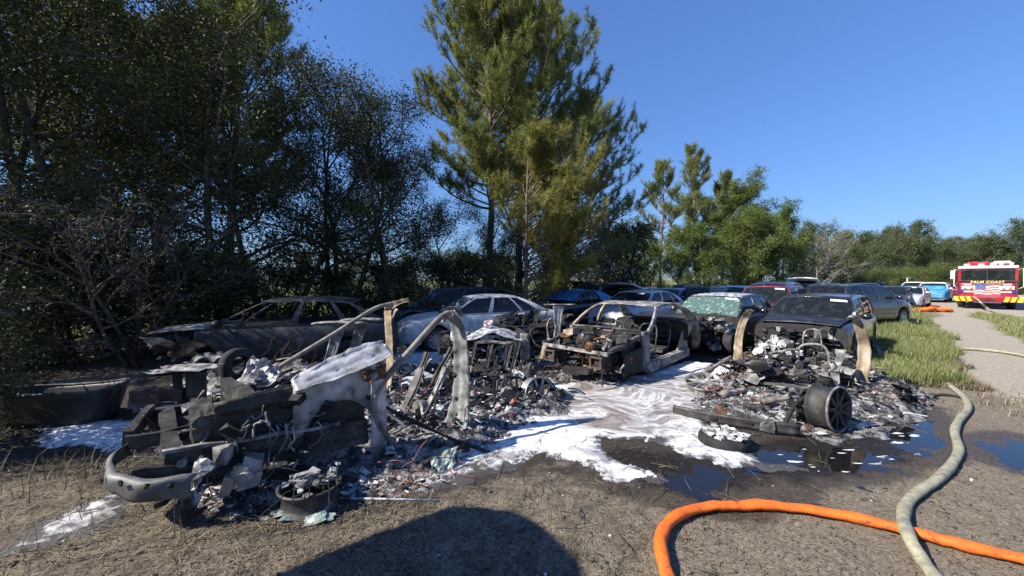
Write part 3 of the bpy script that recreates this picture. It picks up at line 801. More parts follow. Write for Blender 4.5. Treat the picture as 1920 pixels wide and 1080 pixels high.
M['foamed_white'] = foamed('foamed_white', ((0.42, 0.40, 0.35), (0.60, 0.58, 0.53)), (0.72, 0.73, 0.75), 0.5, 0.6, 7, 0.4, 0.1)
M['foamed_dark'] = foamed('foamed_dark', ((0.010, 0.013, 0.016), (0.03, 0.036, 0.04)), (0.45, 0.46, 0.47), 0.56, 0.64, 11)
M['foamed_roof'] = foamed('foamed_roof', ((0.06, 0.07, 0.08), (0.14, 0.15, 0.16)), (0.6, 0.61, 0.63), 0.44, 0.56, 9)
def foam_glass(name, tint, lo, hi):
    m, nt, b = new_mat(name)
    f = ramp(nt, nz(nt, 10, 8, 0.72), [(lo, g(0)), (hi, g(1))])
    nt.links.new(mix(nt, f, tint, (0.55, 0.60, 0.58)), b.inputs['Base Color'])
    nt.links.new(ramp(nt, f, [(0, g(0.06)), (1, g(0.7))]), b.inputs['Roughness'])
    return m
M['glass_green'] = foam_glass('glass_green', (0.075, 0.13, 0.115), 0.54, 0.68)
M['glass_foam'] = foam_glass('glass_foam', (0.035, 0.05, 0.06), 0.5, 0.66)
M['burnt'] = noisy('burnt', [(0.30, (0.016, 0.016, 0.017)), (0.48, (0.055, 0.055, 0.057)), (0.6, (0.13, 0.125, 0.12)), (0.72, (0.26, 0.25, 0.24))], 5, 0.75, 0.35, 0.5, 35, 9)
M['burnt_blue'] = noisy('burnt_blue', [(0.30, (0.010, 0.012, 0.016)), (0.54, (0.026, 0.030, 0.037)), (0.68, (0.06, 0.064, 0.07)), (0.80, (0.20, 0.20, 0.20))], 6, 0.6, 0.3, 0.4, 30, 9)
M['burnt_ash'] = noisy('burnt_ash', [(0.30, (0.035, 0.033, 0.031)), (0.46, (0.14, 0.135, 0.13)), (0.58, (0.30, 0.29, 0.28)), (0.72, (0.52, 0.51, 0.49))], 7, 0.85, 0.15, 0.5, 35, 9)
M['burnt_tan'] = noisy('burnt_tan', [(0.28, (0.05, 0.038, 0.028)), (0.45, (0.22, 0.165, 0.105)), (0.6, (0.40, 0.33, 0.235)), (0.75, (0.52, 0.49, 0.43))], 4, 0.8, 0.2, 0.4, 35, 8)
M['char'] = noisy('char', [(0.35, g(0.008)), (0.6, g(0.024)), (0.8, g(0.07))], 9, 0.85, 0.1, 0.6, 40, 8)
M['iron'] = noisy('iron', [(0.3, (0.022, 0.021, 0.020)), (0.55, (0.06, 0.057, 0.054)), (0.78, (0.15, 0.145, 0.14))], 6, 0.62, 0.5, 0.35, 50, 8)
M['bare'] = noisy('bare', [(0.28, (0.16, 0.155, 0.15)), (0.5, (0.38, 0.375, 0.37)), (0.72, (0.60, 0.595, 0.585))], 5, 0.5, 0.55, 0.3, 40, 8)
M['rust'] = noisy('rust', [(0.3, (0.045, 0.022, 0.014)), (0.5, (0.15, 0.065, 0.032)), (0.75, (0.30, 0.16, 0.085))], 8, 0.85, 0.2, 0.4, 45, 7)
M['ash'] = noisy('ash', [(0.3, (0.22, 0.215, 0.21)), (0.55, (0.5, 0.495, 0.49)), (0.75, (0.74, 0.735, 0.73))], 11, 0.95, 0, 0.5, 50)
M['copper'] = noisy('copper', [(0.3, (0.13, 0.035, 0.022)), (0.7, (0.36, 0.13, 0.085))], 20, 0.7, 0.1)
M['greenglass'] = noisy('greenglass', [(0.3, (0.10, 0.14, 0.125)), (0.7, (0.28, 0.34, 0.31))], 8, 0.35)

M['bare_post'] = noisy('bare_post', [(0.30, (0.05, 0.05, 0.048)), (0.42, (0.17, 0.172, 0.168)), (0.55, (0.31, 0.31, 0.30)), (0.74, (0.50, 0.50, 0.48))], 7, 0.55, 0.4, 0.35, 40, 8)
M['bare_light'] = noisy('bare_light', [(0.30, (0.07, 0.068, 0.066)), (0.43, (0.27, 0.27, 0.27)), (0.56, (0.46, 0.46, 0.46)), (0.74, (0.62, 0.62, 0.61))], 6, 0.5, 0.35, 0.25, 40, 8)
M['burnt_tan2'] = noisy('burnt_tan2', [(0.28, (0.06, 0.05, 0.042)), (0.5, (0.20, 0.175, 0.15)), (0.72, (0.34, 0.315, 0.285))], 6, 0.7, 0.3, 0.35, 40, 8)
M['bumper_grey'] = noisy('bumper_grey', [(0.30, (0.035, 0.035, 0.035)), (0.45, (0.10, 0.10, 0.10)), (0.6, (0.15, 0.152, 0.15)), (0.78, (0.25, 0.25, 0.245))], 6, 0.6, 0.4, 0.2, 60, 8)
M['rust_dark'] = noisy('rust_dark', [(0.3, (0.035, 0.024, 0.022)), (0.5, (0.085, 0.055, 0.048)), (0.75, (0.17, 0.13, 0.115))], 8, 0.8, 0.2, 0.4, 45, 7)
M['copper_dark'] = noisy('copper_dark', [(0.3, (0.06, 0.025, 0.018)), (0.7, (0.20, 0.095, 0.065))], 20, 0.8, 0.1)
M['pinkash'] = noisy('pinkash', [(0.3, (0.45, 0.27, 0.24)), (0.7, (0.66, 0.52, 0.48))], 12, 0.9)
M['burnt_blue2'] = noisy('burnt_blue2', [(0.3, (0.05, 0.055, 0.06)), (0.5, (0.14, 0.15, 0.16)), (0.75, (0.30, 0.31, 0.32))], 6, 0.6, 0.4, 0.35, 40, 8)
M['bonnet_scorched'] = noisy('bonnet_scorched', [(0.3, (0.012, 0.014, 0.018)), (0.55, (0.03, 0.033, 0.04)), (0.75, (0.12, 0.12, 0.12))], 4, 0.4, 0.3, 0.1, 40, 9)
def ash_mix():
    m, nt, b = new_mat('ash_mix')
    a = nz(nt, 6, 8, 0.72); f = nz(nt, 38, 8, 0.72)
    dark = ramp(nt, f, [(0.35, g(0.010)), (0.55, (0.035, 0.032, 0.03)), (0.7, (0.11, 0.105, 0.10))])
    pale = ramp(nt, f, [(0.32, (0.06, 0.057, 0.055)), (0.5, (0.26, 0.255, 0.25)), (0.66, (0.62, 0.615, 0.61))])
    c = mix(nt, ramp(nt, a, [(0.44, g(0)), (0.57, g(1))]), dark, pale)
    c = mix(nt, ramp(nt, nz(nt, 11, 6, 0.7), [(0.68, g(0)), (0.78, g(0.5))]), c, (0.14, 0.06, 0.035))
    nt.links.new(c, b.inputs['Base Color']); b.inputs['Roughness'].default_value = 0.8
    bump(nt, b, f, 0.9, 0.02)
    return m
M['ash_mix'] = ash_mix()
M['tub_black'] = noisy('tub_black', [(0.3, g(0.012)), (0.7, g(0.035))], 6, 0.5, 0, 0.2, 25)

def interp(s, pts):
    if s <= pts[0][0]: return pts[0][1]
    for (a, b), (c, d) in zip(pts, pts[1:]):
        if s <= c: return b + (d - b) * (s - a) / (c - a)
    return pts[-1][1]
def smooth_interp(s, pts, w=0.012):
    return (interp(s - w, pts) + 2 * interp(s, pts) + interp(s + w, pts)) / 4

BODY = {
    'sedan': dict(L=4.75, W=1.84, sill=0.20, wheel=0.325, axles=(-0.285, 0.305),
        top=[(-.5, .66), (-.488, .86), (-.47, .95), (-.36, 1.0), (-.2, .97), (.22, .94), (.32, .91), (.42, .83), (.472, .72), (.5, .55)],
        gh=(.245, .075, -.195, -.385), roof=(1.40, 1.45, 1.40), splits=(.03, .37, .41, .70, .73, .88)),
    'suv': dict(L=4.6, W=1.88, sill=0.26, wheel=0.355, axles=(-0.29, 0.30),
        top=[(-.5, .75), (-.49, .98), (-.475, 1.04), (-.2, 1.05), (.2, 1.04), (.30, 1.03), (.41, .97), (.468, .88), (.5, .66)],
        gh=(.235, .10, -.40, -.475), roof=(1.60, 1.66, 1.60), splits=(.03, .36, .39, .66, .69, .93)),
    'hatch': dict(L=4.5, W=1.80, sill=0.2, wheel=0.325, axles=(-0.30, 0.305),
        top=[(-.5, .66), (-.49, .9), (-.475, .98), (-.2, .97), (.22, .94), (.32, .91), (.42, .83), (.472, .72), (.5, .55)],
        gh=(.27, .06, -.30, -.465), roof=(1.45, 1.5, 1.43), splits=(.03, .15, .17, .44, .48, .74, .78, .94)),
    'wagon': dict(L=4.7, W=1.82, sill=0.2, wheel=0.325, axles=(-0.30, 0.305),
        top=[(-.5, .66), (-.49, .9), (-.475, .97), (-.2, .96), (.22, .94), (.32, .92), (.42, .84), (.472, .73), (.5, .56)],
        gh=(.225, .075, -.33, -.455), roof=(1.42, 1.47, 1.41), splits=(.03, .36, .40, .68, .71, .92)),
}
def wheel_meshes(r, w, key, rim_mat, spokes=10, rr=0.7):
    mb = MB()
    mb.lathe([(r * rr, -w * .42), (r * .88, -w * .5), (r * .97, -w * .42), (r, -w * .3), (r, w * .3), (r * .97, w * .42), (r * .88, w * .5), (r * rr, w * .42)], 26)
    t = mb.mesh('wheel', M['tyre'])
    mb = MB(); q = r * rr
    mb.lathe([(q, w * .42), (q * .98, w * .40), (q * .9, w * .36), (q * .88, -w * .3), (q * .3, -w * .1)], 26)
    for k in range(spokes):
        a = 2 * math.pi * k / spokes
        ca, sa = math.cos(a), math.sin(a)
        mb.beam((q * .12 * ca, w * .36, q * .12 * sa), (q * .92 * ca, w * .30, q * .92 * sa), q * .13, w * .1, up=(0, 1, 0), w1=q * .09)
    mb.lathe([(0.001, w * .42), (q * .2, w * .40), (q * .22, w * .28)], 12)
    return t, mb.mesh('rim', rim_mat)
WHEELS = {}
def get_wheel(r, w, rim):
    k = (round(r, 3), rim)
    if k not in WHEELS: WHEELS[k] = wheel_meshes(r, w, k, M[rim], 10 if rim != 'rim_dark' else 7)
    return WHEELS[k]

class Shape:
    """the lofted lower body and the cabin above it"""
    def __init__(s, kind, scale=(1, 1, 1)):
        s.b = BODY[kind]; s.L = s.b['L'] * scale[0]; s.W = s.b['W'] * scale[1]; s.zs = scale[2]
        s.wz = s.b['wheel']; s.kind = kind
        s.ax = [a * s.L for a in s.b['axles']]
        s.plan = [(-.5, .74), (-.488, .84), (-.46, .92), (-.40, .97), (-.28, 1), (.28, 1), (.40, .965), (.455, .90), (.487, .80), (.5, .66)]
    def top(s, x): return smooth_interp(x / s.L, s.b['top']) * s.zs
    def hw(s, x): return smooth_interp(x / s.L, s.plan) * s.W / 2
    def bot(s, x):
        z = s.b['sill'] + 0.06 * max(0, (abs(x / s.L) - .42) / .08)
        ra = s.wz + 0.065
        for a in s.ax:
            d = abs(x - a)
            if d < ra: z = max(z, s.wz + math.sqrt(ra * ra - d * d))
        return z
    def sec(s, x):
        w, zt, zb = s.hw(x), s.top(x), s.bot(x)
        zs = zt - 0.06 * min(1, (zt - zb) / .3)
        zb = min(zb, zs - 0.03); H = zs - zb
        cr = 0.035 if x > 0 else 0.02
        return [(0, zb), (w * .84, zb), (w * .955, zb + H * .03), (w * .985, zb + H * .2), (w, zb + H * .45), (w * .995, zb + H * .62), (w * .985, zb + H * .8), (w * .965, zs), (w * .925, zs + (zt - zs) * .7), (w * .8, zt), (w * .42, zt + cr), (0, zt + cr * 1.2)]
    def P(s, x, t, side=1):
        q = s.sec(x); i = min(int(t), 10); f = t - i
        y = q[i][0] * (1 - f) + q[i + 1][0] * f; z = q[i][1] * (1 - f) + q[i + 1][1] * f
        return Vector((x, y * side, z))
    def stations(s, x0=None, x1=None):
        L = s.L
        xs = set(np.round(np.linspace(-L / 2, L / 2, 44), 4))
        ra = s.wz + 0.065
        for a in s.ax:
            for k in range(13): xs.add(round(a + ra * math.cos(math.pi * k / 12), 4))
        for e in (.5, .4985, .495, .488, .48, .47): xs.add(round(e * L, 4)); xs.add(round(-e * L, 4))
        xs = sorted(xs)
        if x0 is not None: xs = [x for x in xs if x0 < x < x1]; xs = [x0] + xs + [x1]
        return xs
    def body(s, mb, x0=None, x1=None, cabin_mat=1, mat=0, cap=True, front_mat=None):
        xs = s.stations(x0, x1)
        n = 23; vs = []
        for x in xs:
            q = s.sec(x)
            vs += [(x, y, z) for y, z in q] + [(x, -y, z) for y, z in q[-2:0:-1]]
        n = 22
        xa, xd = s.b['gh'][0] * s.L, s.b['gh'][3] * s.L
        fm = {}
        for i in range(len(xs) - 1):
            inc = xd - .01 < (xs[i] + xs[i + 1]) / 2 < xa + .01
            for k in range(n):
                m = mat
                if inc and 9 <= k <= 12: m = cabin_mat
                if k in (0, 21): m = cabin_mat
                mb.add([], []) if False else None
                fm.setdefault(m, []).append((i * n + k, (i + 1) * n + k, (i + 1) * n + (k + 1) % n, i * n + (k + 1) % n))
        o = len(mb.v)
        mb.v.extend(vs)
        for m, fs in fm.items():
            for f in fs: mb.f.append(tuple(j + o for j in f)); mb.m.append(m); mb.sm.append(True)
        if cap:
            mb.f.append(tuple(range(o, o + n))); mb.m.append(mat); mb.sm.append(False)
            e = o + (len(xs) - 1) * n
            mb.f.append(tuple(reversed(range(e, e + n)))); mb.m.append(mat if front_mat is None else front_mat); mb.sm.append(False)
    def patch(s, x0, x1, t0, t1, off=0.006, side=1, nx=6, nt=3, mb=None, mat=0):
        mb = mb or MB()
        def fn(a, b):
            x = x0 + (x1 - x0) * a; t = t0 + (t1 - t0) * b
            e = 0.004
            p = s.P(x, t, side)
            dx = s.P(min(x + e, s.L / 2), t, side) - s.P(max(x - e, -s.L / 2), t, side)
            dt = s.P(x, min(t + .05, 11), side) - s.P(x, max(t - .05, 0), side)
            nn = dx.cross(dt) * side
            if nn.length < 1e-9: return p
            nn.normalize()
            return p + nn * off
        mb.grid(fn, nx, nt, mat, True, side < 0)
        return mb
    # cabin
    def roofz(s, x):
        _, b, c, _ = s.b['gh']; z0, zm, z1 = s.b['roof']
        f = (x / s.L - c) / (b - c)
        return (z1 * (1 - f) + z0 * f + (zm - (z0 + z1) / 2) * 4 * f * (1 - f)) * s.zs
    def S(s, a, b, side=1, off=0.0):
        """side of the cabin: a from windshield (0) to rear (1), b from belt to roof"""
        A, B, C, D = [q * s.L for q in s.b['gh']]
        xb = A + (D - A) * a; xr = B + (C - B) * a
        zb = s.top(xb) - .01; zr = s.roofz(xr) - .02
        yb = s.hw(xb) * .925; yr = s.W / 2 * .73
        bul = 0.045 * 4 * b * (1 - b)
        x = xb + (xr - xb) * b; y = yb + (yr - yb) * b + bul + off; z = zb + (zr - zb) * b + .02 * 4 * b * (1 - b)
        return Vector((x, y * side, z))
    def Fr(s, c, b, front=True, off=0.0):
        """windshield (front) or rear glass: c across from -1 to 1, b from base to roof"""
        p = s.S(0 if front else 1, b, 1)
        x = p.x + (0.11 if front else -0.08) * (1 - c * c) * (1 - .35 * b) + (off if front else -off)
        return Vector((x, p.y * c, p.z + .035 * (1 - c * c) * b + (0.02 * (1 - c * c) * (1 - b)) + off * .5))
    def Rf(s, a, c):
        """roof: a from front to rear, c across"""
        A, B, C, D = [q * s.L for q in s.b['gh']]
        x = B + (C - B) * a; w = s.W / 2 * .73
        f = max(0, 1 - a * 6); r = max(0, 1 - (1 - a) * 6)
        x += (0.0715 * (1 - c * c)) * f - 0.052 * (1 - c * c) * r
        return Vector((x, w * c, s.roofz(B + (C - B) * a) - .02 + .035 * (1 - c * c)))
    def frame(s, mb, mat=0):
        """pillars and rails round the side windows"""
        sp = list(s.b['splits']); edges = [0] + sp + [1]
        for side in (1, -1):
            for i in range(len(edges) - 1):
                a0, a1 = edges[i], edges[i + 1]
                win = i % 2 == 1
                if win:
                    mb.grid(lambda u, v: s.S(a0 + (a1 - a0) * u, .07 * v, side), 4, 1, mat, True, side > 0)
                    mb.grid(lambda u, v: s.S(a0 + (a1 - a0) * u, .9 + .1 * v, side), 4, 1, mat, True, side > 0)
                else:
                    mb.grid(lambda u, v: s.S(a0 + (a1 - a0) * u, v, side), 2, 6, mat, True, side > 0)
            # returns of the posts, so the frame has depth
            for i in range(1, len(edges) - 1):
                a0 = edges[i]; sgn = 1 if i % 2 else -1
                mb.grid(lambda u, v: s.S(a0, .07 + .83 * v, side, -.05 * u), 1, 5, mat, True)
        for fr in (True, False):
            for c0, c1 in ((-1, -.93), (.93, 1)):
                mb.grid(lambda u, v: s.Fr(c0 + (c1 - c0) * u, v, fr), 1, 6, mat, True, not fr)
            mb.grid(lambda u, v: s.Fr(-.93 + 1.86 * u, .93 + .07 * v, fr), 6, 1, mat, True, not fr)
    def windows(s):
        sp = list(s.b['splits']); edges = [0] + sp + [1]
        for i in range(1, len(edges) - 1, 2):
            for side in (1, -1):
                yield (edges[i] - .004, edges[i + 1] + .004, side)

def car(name, loc, head, kind, body, label, cat, scale=(1, 1, 1), glass_m='glass', side_glass=None, rim='rim', roof=None,
        rails=False, sticker=0.0, lamps=True, wheels=(1, 1, 1, 1), ends=None, group='cars parked in the yard', frame_m=None,
        hood=None, cut_front=None, lift_rear=0, ws=True, sticker_c=-0.55, interior=True, rim_r=0.7, ws_mat=None):
    """head: direction (x, y) the bonnet points to"""
    s = Shape(kind, scale)
    e = empty(name, (loc[0], loc[1], loc[2] if len(loc) > 2 else 0), math.atan2(head[1], head[0]))
    tag(e, label, cat, group)
    bm_ = M[body]
    mb = MB(); s.body(mb, -s.L / 2, cut_front if cut_front else s.L / 2, front_mat=1 if cut_front else None)
    o = mb.build('body', [bm_, M['inside']], e)
    mb = MB(); mb.sheet(lambda a, b: s.Rf(a, b * 2 - 1), 10, 8, 0.012)
    rf = mb.build('roof', M[roof or body], e)
    if rails:
        for side in (1, -1):
            mb = MB(); A, B, C, D = [q * s.L for q in s.b['gh']]
            pts = []
            for k in range(9):
                f = k / 8; x = B - .12 + (C + .1 - B + .12) * f
                lift = .055 if 0 < k < 8 else 0.005
                pts.append((x, side * s.W / 2 * .68, s.roofz(x) + lift - .01))
            mb.tube(pts, 0.016, 6); mb.build('roof_rail', M['chrome' if rails == 'c' else 'trim'], rf)
    mb = MB(); s.frame(mb); mb.build('cabin_frame', M[frame_m or body], e)
    if glass_m:
        if ws:
            mb = MB(); mb.grid(lambda u, v: s.Fr(-.935 + 1.87 * u, .0 + .935 * v, True, -.004), 10, 6)
            w = mb.build('windshield', M[ws_mat or glass_m], e)
            if sticker:
                mb = MB(); mb.grid(lambda u, v: s.Fr(sticker_c + sticker * u, .80 + .1 * v, True, .006), 3, 1); mb.build('paper_sticker', M['paper'], w)
            for cc in (-.55, .1):
                mb = MB(); mb.tube([s.Fr(cc, .0, True, .03), s.Fr(cc + .4, .10, True, .016)], .008, 5); mb.build('wiper', M['trim'], w)
        mb = MB(); mb.grid(lambda u, v: s.Fr(-.935 + 1.87 * u, .06 + .875 * v, False, -.004), 8, 5, 0, True, True); mb.build('rear_window', M[side_glass or glass_m], e)
        for a0, a1, side in s.windows():
            mb = MB(); mb.grid(lambda u, v: s.S(a0 + (a1 - a0) * u, .06 + .85 * v, side, -.012), 5, 4, 0, True, side > 0)
            mb.build('side_window', M[side_glass or glass_m], e)
    if interior:
        A, B, C, D = [q * s.L for q in s.b['gh']]
        for x in (B - .35, (B + C) / 2 - .55):
            for y in (-.36, .36):
                mb = MB(); zt = s.top(x)
                mb.box((x, y, zt + .12), (.14, .46, .34), 0, Matrix.Rotation(-.2, 3, 'Y')); mb.box((x - .04, y, zt + .37), (.09, .24, .15), 0, Matrix.Rotation(-.2, 3, 'Y'))
                mb.build('seat', M['seat_cloth'], e)
    # lamps, grille, bumpers, seams, handles
    h = s.L / 2
    if lamps:
        if not cut_front:
            for side in (1, -1):
                s.patch(h * .86, h * .985, 6.2, 8.2, .006, side).build('headlight', M['lamp'], e)
            zc = (s.bot(h) + s.top(h)) / 2
            mb = MB(); w = s.hw(h)
            mb.box((h + .006, 0, s.top(h) - .06), (.03, w * 1.35, .16)); gr = mb.build('grille', M['trim'], e)
            for q in range(3):
                mb = MB(); mb.box((h + .026, 0, s.top(h) - .11 + q * .05), (.012, w * 1.3, .014)); mb.build('bar', M['chrome'], gr)
            mb = MB(); mb.box((h + .012, 0, s.bot(h) + .07), (.05, w * 1.75, .1)); mb.build('lower_bumper', M['trim'], e)
        for side in (1, -1):
            s.patch(-h * .985, -h * .86, 6.0, 8.0, .006, side).build('tail_light', M['red_lamp'], e)
        mb = MB(); mb.box((-h - .008, 0, s.bot(-h) + .07), (.05, s.hw(h) * 1.8, .12)); mb.build('rear_bumper', M['trim'], e)
        mb = MB(); mb.box((-h - .004, 0, s.bot(-h) + .28), (.012, .34, .13)); mb.build('number_plate', M['paper'], e)
    A, B, C, D = [q * s.L for q in s.b['gh']]
    for side in (1, -1):
        mb = MB()
        for x in (A * .62, (A + D) / 2 - .05, D * .62):
            s.patch(x - .006, x + .006, 2.3, 8.6, .003, side, 1, 10, mb)
        s.patch(D * .62, A * .62, 2.3, 2.5, .003, side, 12, 1, mb)
        mb.build('door_seam', M['trim'], e)
        for x in ((A + D) / 2 + .12, D * .55):
            s.patch(x - .09, x + .09, 6.5, 6.8, .02, side, 3, 1).build('door_handle', M[body], e)
        # mirror
        p = s.S(.06, .12, side)
        mb = MB(); ms = MB()
        def fm(u, v):
            th = v * 2 * math.pi; r = math.sin(math.pi * min(max(u, .02), .98)) ** .6
            return (p.x + .02 - .07 * math.cos(math.pi * u) * 1, p.y + side * (.15 + .11 * r * math.cos(th)), p.z + .05 + .075 * r * math.sin(th))
        mb.grid(fm, 6, 12); mb.tube([p, (p.x, p.y + side * .1, p.z + .03)], .02, 6)
        mb.build('mirror', M[body], e)
    t, r_ = get_wheel(s.wz, .22, rim)
    for k, (ax, side) in enumerate(((1, 1), (1, -1), (0, 1), (0, -1))):
        if not wheels[k]: continue
        w = link(bpy.data.objects.new('wheel', t), e)
        w.location = (s.ax[ax], side * (s.W / 2 - .125), s.wz); w.rotation_euler = (0, 0, 0 if side > 0 else math.pi)
        link(bpy.data.objects.new('rim', r_), w)
    return e, s

# --- cars behind the burnt ones
e, s = car('wagon', (6.0, 11.1), (-.74, -.67), 'wagon', 'foamed_dark', 'black wagon with foam flecked green windshield and burnt away front', 'car',
           glass_m='glass', ws_mat='glass_green', roof='foamed_roof', rim='rim_dark', cut_front=1.15, sticker=.42, sticker_c=.45)
WAGON, WAGON_S = e, s
e, s = car('dark_suv', (8.0, 10.0), (-.76, -.65), 'suv', 'p_black', 'black sport utility car facing the camera behind the right wreck', 'car',
           scale=(1, 1, .90), rails=True, cut_front=2.0, sticker=.42, sticker_c=.45, rim='rim_dark')
DSUV, DSUV_S = e, s
maroon, ms_ = car('maroon_car', (10.3, 15.3), (-.75, -.66), 'suv', 'p_maroon', 'maroon crossover with dented front between the two black cars', 'car', rails='c', sticker=.42, sticker_c=.4)
car('crossover', (14.2, 15.9), (.93, .36), 'suv', 'p_infini', 'glossy dark crossover with chrome roof rails, tail toward the camera', 'car', rails='c', side_glass='glass_tint', scale=(1.03, 1.02, 1.02))
car('sedan', (-.9, 11.2), (-.93, -.36), 'sedan', 'foamed_white', 'foam streaked white sedan in the shade, alloy wheel showing', 'car', ws_mat='glass_foam', rim='rim', glass_m='glass_tint')
car('dark_sedan', (-2.2, 13.6), (-.93, -.36), 'suv', 'p_navy', 'dark blue car in the shade behind the foam streaked white sedan', 'car', scale=(1.0, 1, .98), ws_mat='glass_foam')
car('silver_sedan', (4.9, 14.6), (-.75, -.66), 'sedan', 'p_silver', 'silver sedan with white windshield slip behind the burnt out shell', 'car', sticker=.3, sticker_c=.3, scale=(1, 1, 1.02))
# ---------------------------------------------------------------- more parked cars
def sheet_mat(name, c0, c1, rough=0.4):
    m, nt, b = new_mat(name)
    n = nz(nt, 3.5, 6, 0.6, dist=0.8)
    nt.links.new(ramp(nt, n, [(0.3, c0), (0.7, c1)]), b.inputs['Base Color'])
    b.inputs['Roughness'].default_value = rough
    bump(nt, b, nz(nt, 7, 5, 0.6, dist=1.5), 0.8, 0.05)
    return m
M['blue_sheet'] = sheet_mat('blue_sheet', (0.02, 0.17, 0.46), (0.07, 0.33, 0.68), 0.3)
M['orange'] = noisy('orange', [(0.3, (0.72, 0.13, 0.012)), (0.6, (0.82, 0.19, 0.02)), (0.8, (0.7, 0.15, 0.02))], 4, 0.6, 0, 0.2, 90)
bl, bs_ = car('blue_wrapped_car', (2.55, 15.8), (-.74, -.67), 'sedan', 'p_navy', 'dark sedan with blue plastic sheet over its roof and windshield', 'car', sticker=.3, scale=(1, 1, 1.0))
mb = MB()   # the sheet is taped to the car, it moves with it
mb.sheet(lambda a, b: bs_.Rf(a, (b * 2 - 1) * 1.02) + Vector((0, 0, .022 + .012 * math.sin(a * 9 + b * 7))), 10, 10, .006)
mb.grid(lambda a, b: bs_.Fr((a * 2 - 1) * .96, .25 + .75 * b, True, .03 + .012 * math.sin(a * 11)), 10, 6)
for sd in (1, -1):
    mb.grid(lambda a, b: bs_.S(.62 + .36 * a, .15 + .85 * b, sd, .02 + .008 * math.sin(a * 14)), 8, 6)
mb.build('blue_sheet', M['blue_sheet'], bl)

def far_car(u, Y, head, kind, body, label, z=0, **k):
    x, y = at(u, Y)
    return car(k.pop('name', 'parked_car'), (x, y, z), head, kind, body, label, 'car', **k)
def raise_hatch(e, s, mat, ang, bonnet=False):
    """an opened tailgate or bonnet standing up from its hinge"""
    if bonnet:
        x0 = s.L * .245; L_ = s.L * .22; z0 = s.top(x0) + .03
        fn = lambda a, b: (x0 + a * L_ * math.cos(ang), (b * 2 - 1) * s.W * .42 * (1 - .12 * a), z0 + a * L_ * math.sin(ang) + .03 * math.sin(math.pi * b))
    else:
        C = s.b['gh'][2] * s.L; z0 = s.roofz(C) - .01; L_ = 1.0
        fn = lambda a, b: (C - a * L_ * math.cos(ang), (b * 2 - 1) * s.W * .40 * (1 - .1 * a), z0 + a * L_ * math.sin(ang) + .05 * math.sin(math.pi * b))
    mb = MB(); mb.sheet(fn, 5, 8, .05); o = mb.build('bonnet' if bonnet else 'tailgate', M[mat], e)
    if not bonnet:
        mb = MB(); mb.grid(lambda a, b: Vector(fn(.15 + .45 * a, .12 + .76 * b)) - Vector((0, 0, .03)), 3, 6); mb.build('pane', M['glass_tint'], o)
    return o
c1, s1 = far_car(1205, 20, (.7, .7), 'hatch', 'p_white', 'white hatchback with its tailgate raised left of the bright bushes'); raise_hatch(c1, s1, 'p_white', .25)
c1, s1 = far_car(1128, 20, (.6, .8), 'suv', 'p_black', 'dark car with raised tailgate in the shade behind the blue wrapped sedan'); raise_hatch(c1, s1, 'p_black', .15)
far_car(1258, 19.5, (-.75, -.66), 'sedan', 'p_blue', 'pale blue and white sedan behind the silver sedan roof', roof='p_silver2')
far_car(1312, 19.2, (-.75, -.66), 'suv', 'p_black', 'black car with pale roof edge behind the foam flecked wagon', scale=(1, 1, .93), rails='c')
far_car(1375, 20.5, (-.75, -.66), 'sedan', 'p_white', 'white sedan roof showing between wagon and maroon crossover', scale=(1, 1, 1.08))
far_car(1290, 24, (-.75, -.66), 'suv', 'p_navy', 'dark crossover furthest back before the bright bushes', scale=(1, 1, .97))
c1, s1 = far_car(1468, 21, (.78, .62), 'suv', 'p_silver2', 'silver crossover behind the maroon one', scale=(1, 1, 1.06), rails='c')
c1, s1 = far_car(1525, 22.5, (.75, .66), 'suv', 'p_white', 'white car with its tailgate raised behind the dark crossover', scale=(1, 1, 1.0)); raise_hatch(c1, s1, 'p_white', .35)
far_car(1590, 25, (-.75, -.66), 'sedan', 'p_maroon', 'dark red roof showing right of the raised white tailgate', scale=(1, 1, 1.1))
far_car(1672, 25.5, (-.78, -.62), 'sedan', 'p_navy', 'dark blue sedan just beyond the nose of the dark crossover')
far_car(1704, 26.5, (-.80, -.60), 'sedan', 'p_silver2', 'silver sedan with broad barred grille at the grass edge', roof='p_black', sticker=.3, sticker_c=.3)
bt, bts = far_car(1752, 33, (-.80, -.60), 'suv', 'p_white', 'white vehicle with blue tarpaulin over its bonnet near the fire engine')
mb = MB()
mb.sheet(lambda a, b: Vector((bts.L * (.2 + .31 * a), (b * 2 - 1) * (bts.hw(bts.L * (.2 + .3 * a)) + .05), 0)) + Vector((0, 0, bts.top(bts.L * min(.49, .2 + .30 * a)) + .07 + .03 * math.sin(a * 7 + b * 15))), 10, 14, .01)
for sd in (1, -1):
    mb.sheet(lambda a, b: (bts.L * (.2 + .31 * a), sd * (bts.hw(bts.L * (.2 + .3 * a)) + .06 + .04 * math.sin(a * 13) * b), (bts.top(bts.L * min(.49, .2 + .3 * a)) + .06) * (1 - b) + .38 * b), 12, 5, .01)
mb.sheet(lambda a, b: (bts.L * .512 + .03 * math.sin(a * 17) * b, (a * 2 - 1) * .82, .78 * (1 - b) + .36 * b), 14, 4, .01)
mb.sheet(lambda a, b: bts.Fr((a * 2 - 1) * .9, .5 * b, True, .05 + .02 * math.sin(a * 9)), 10, 4, .01)
mb.build('blue_tarpaulin', M['blue_sheet'], bt)
far_car(1715, 39, (-.8, -.6), 'suv', 'p_white', 'white car behind the silver sedan with the barred grille', scale=(1, 1, 1.0))
far_car(1680, 44, (-.8, -.6), 'sedan', 'p_red', 'bright red car far back in the row')
far_car(1640, 40, (-.8, -.6), 'suv', 'p_black', 'black car far back behind the dark crossover roof')
far_car(1795, 40, (.6, -.8), 'sedan', 'p_maroon', 'dark red car half hidden by grass left of the fire engine')
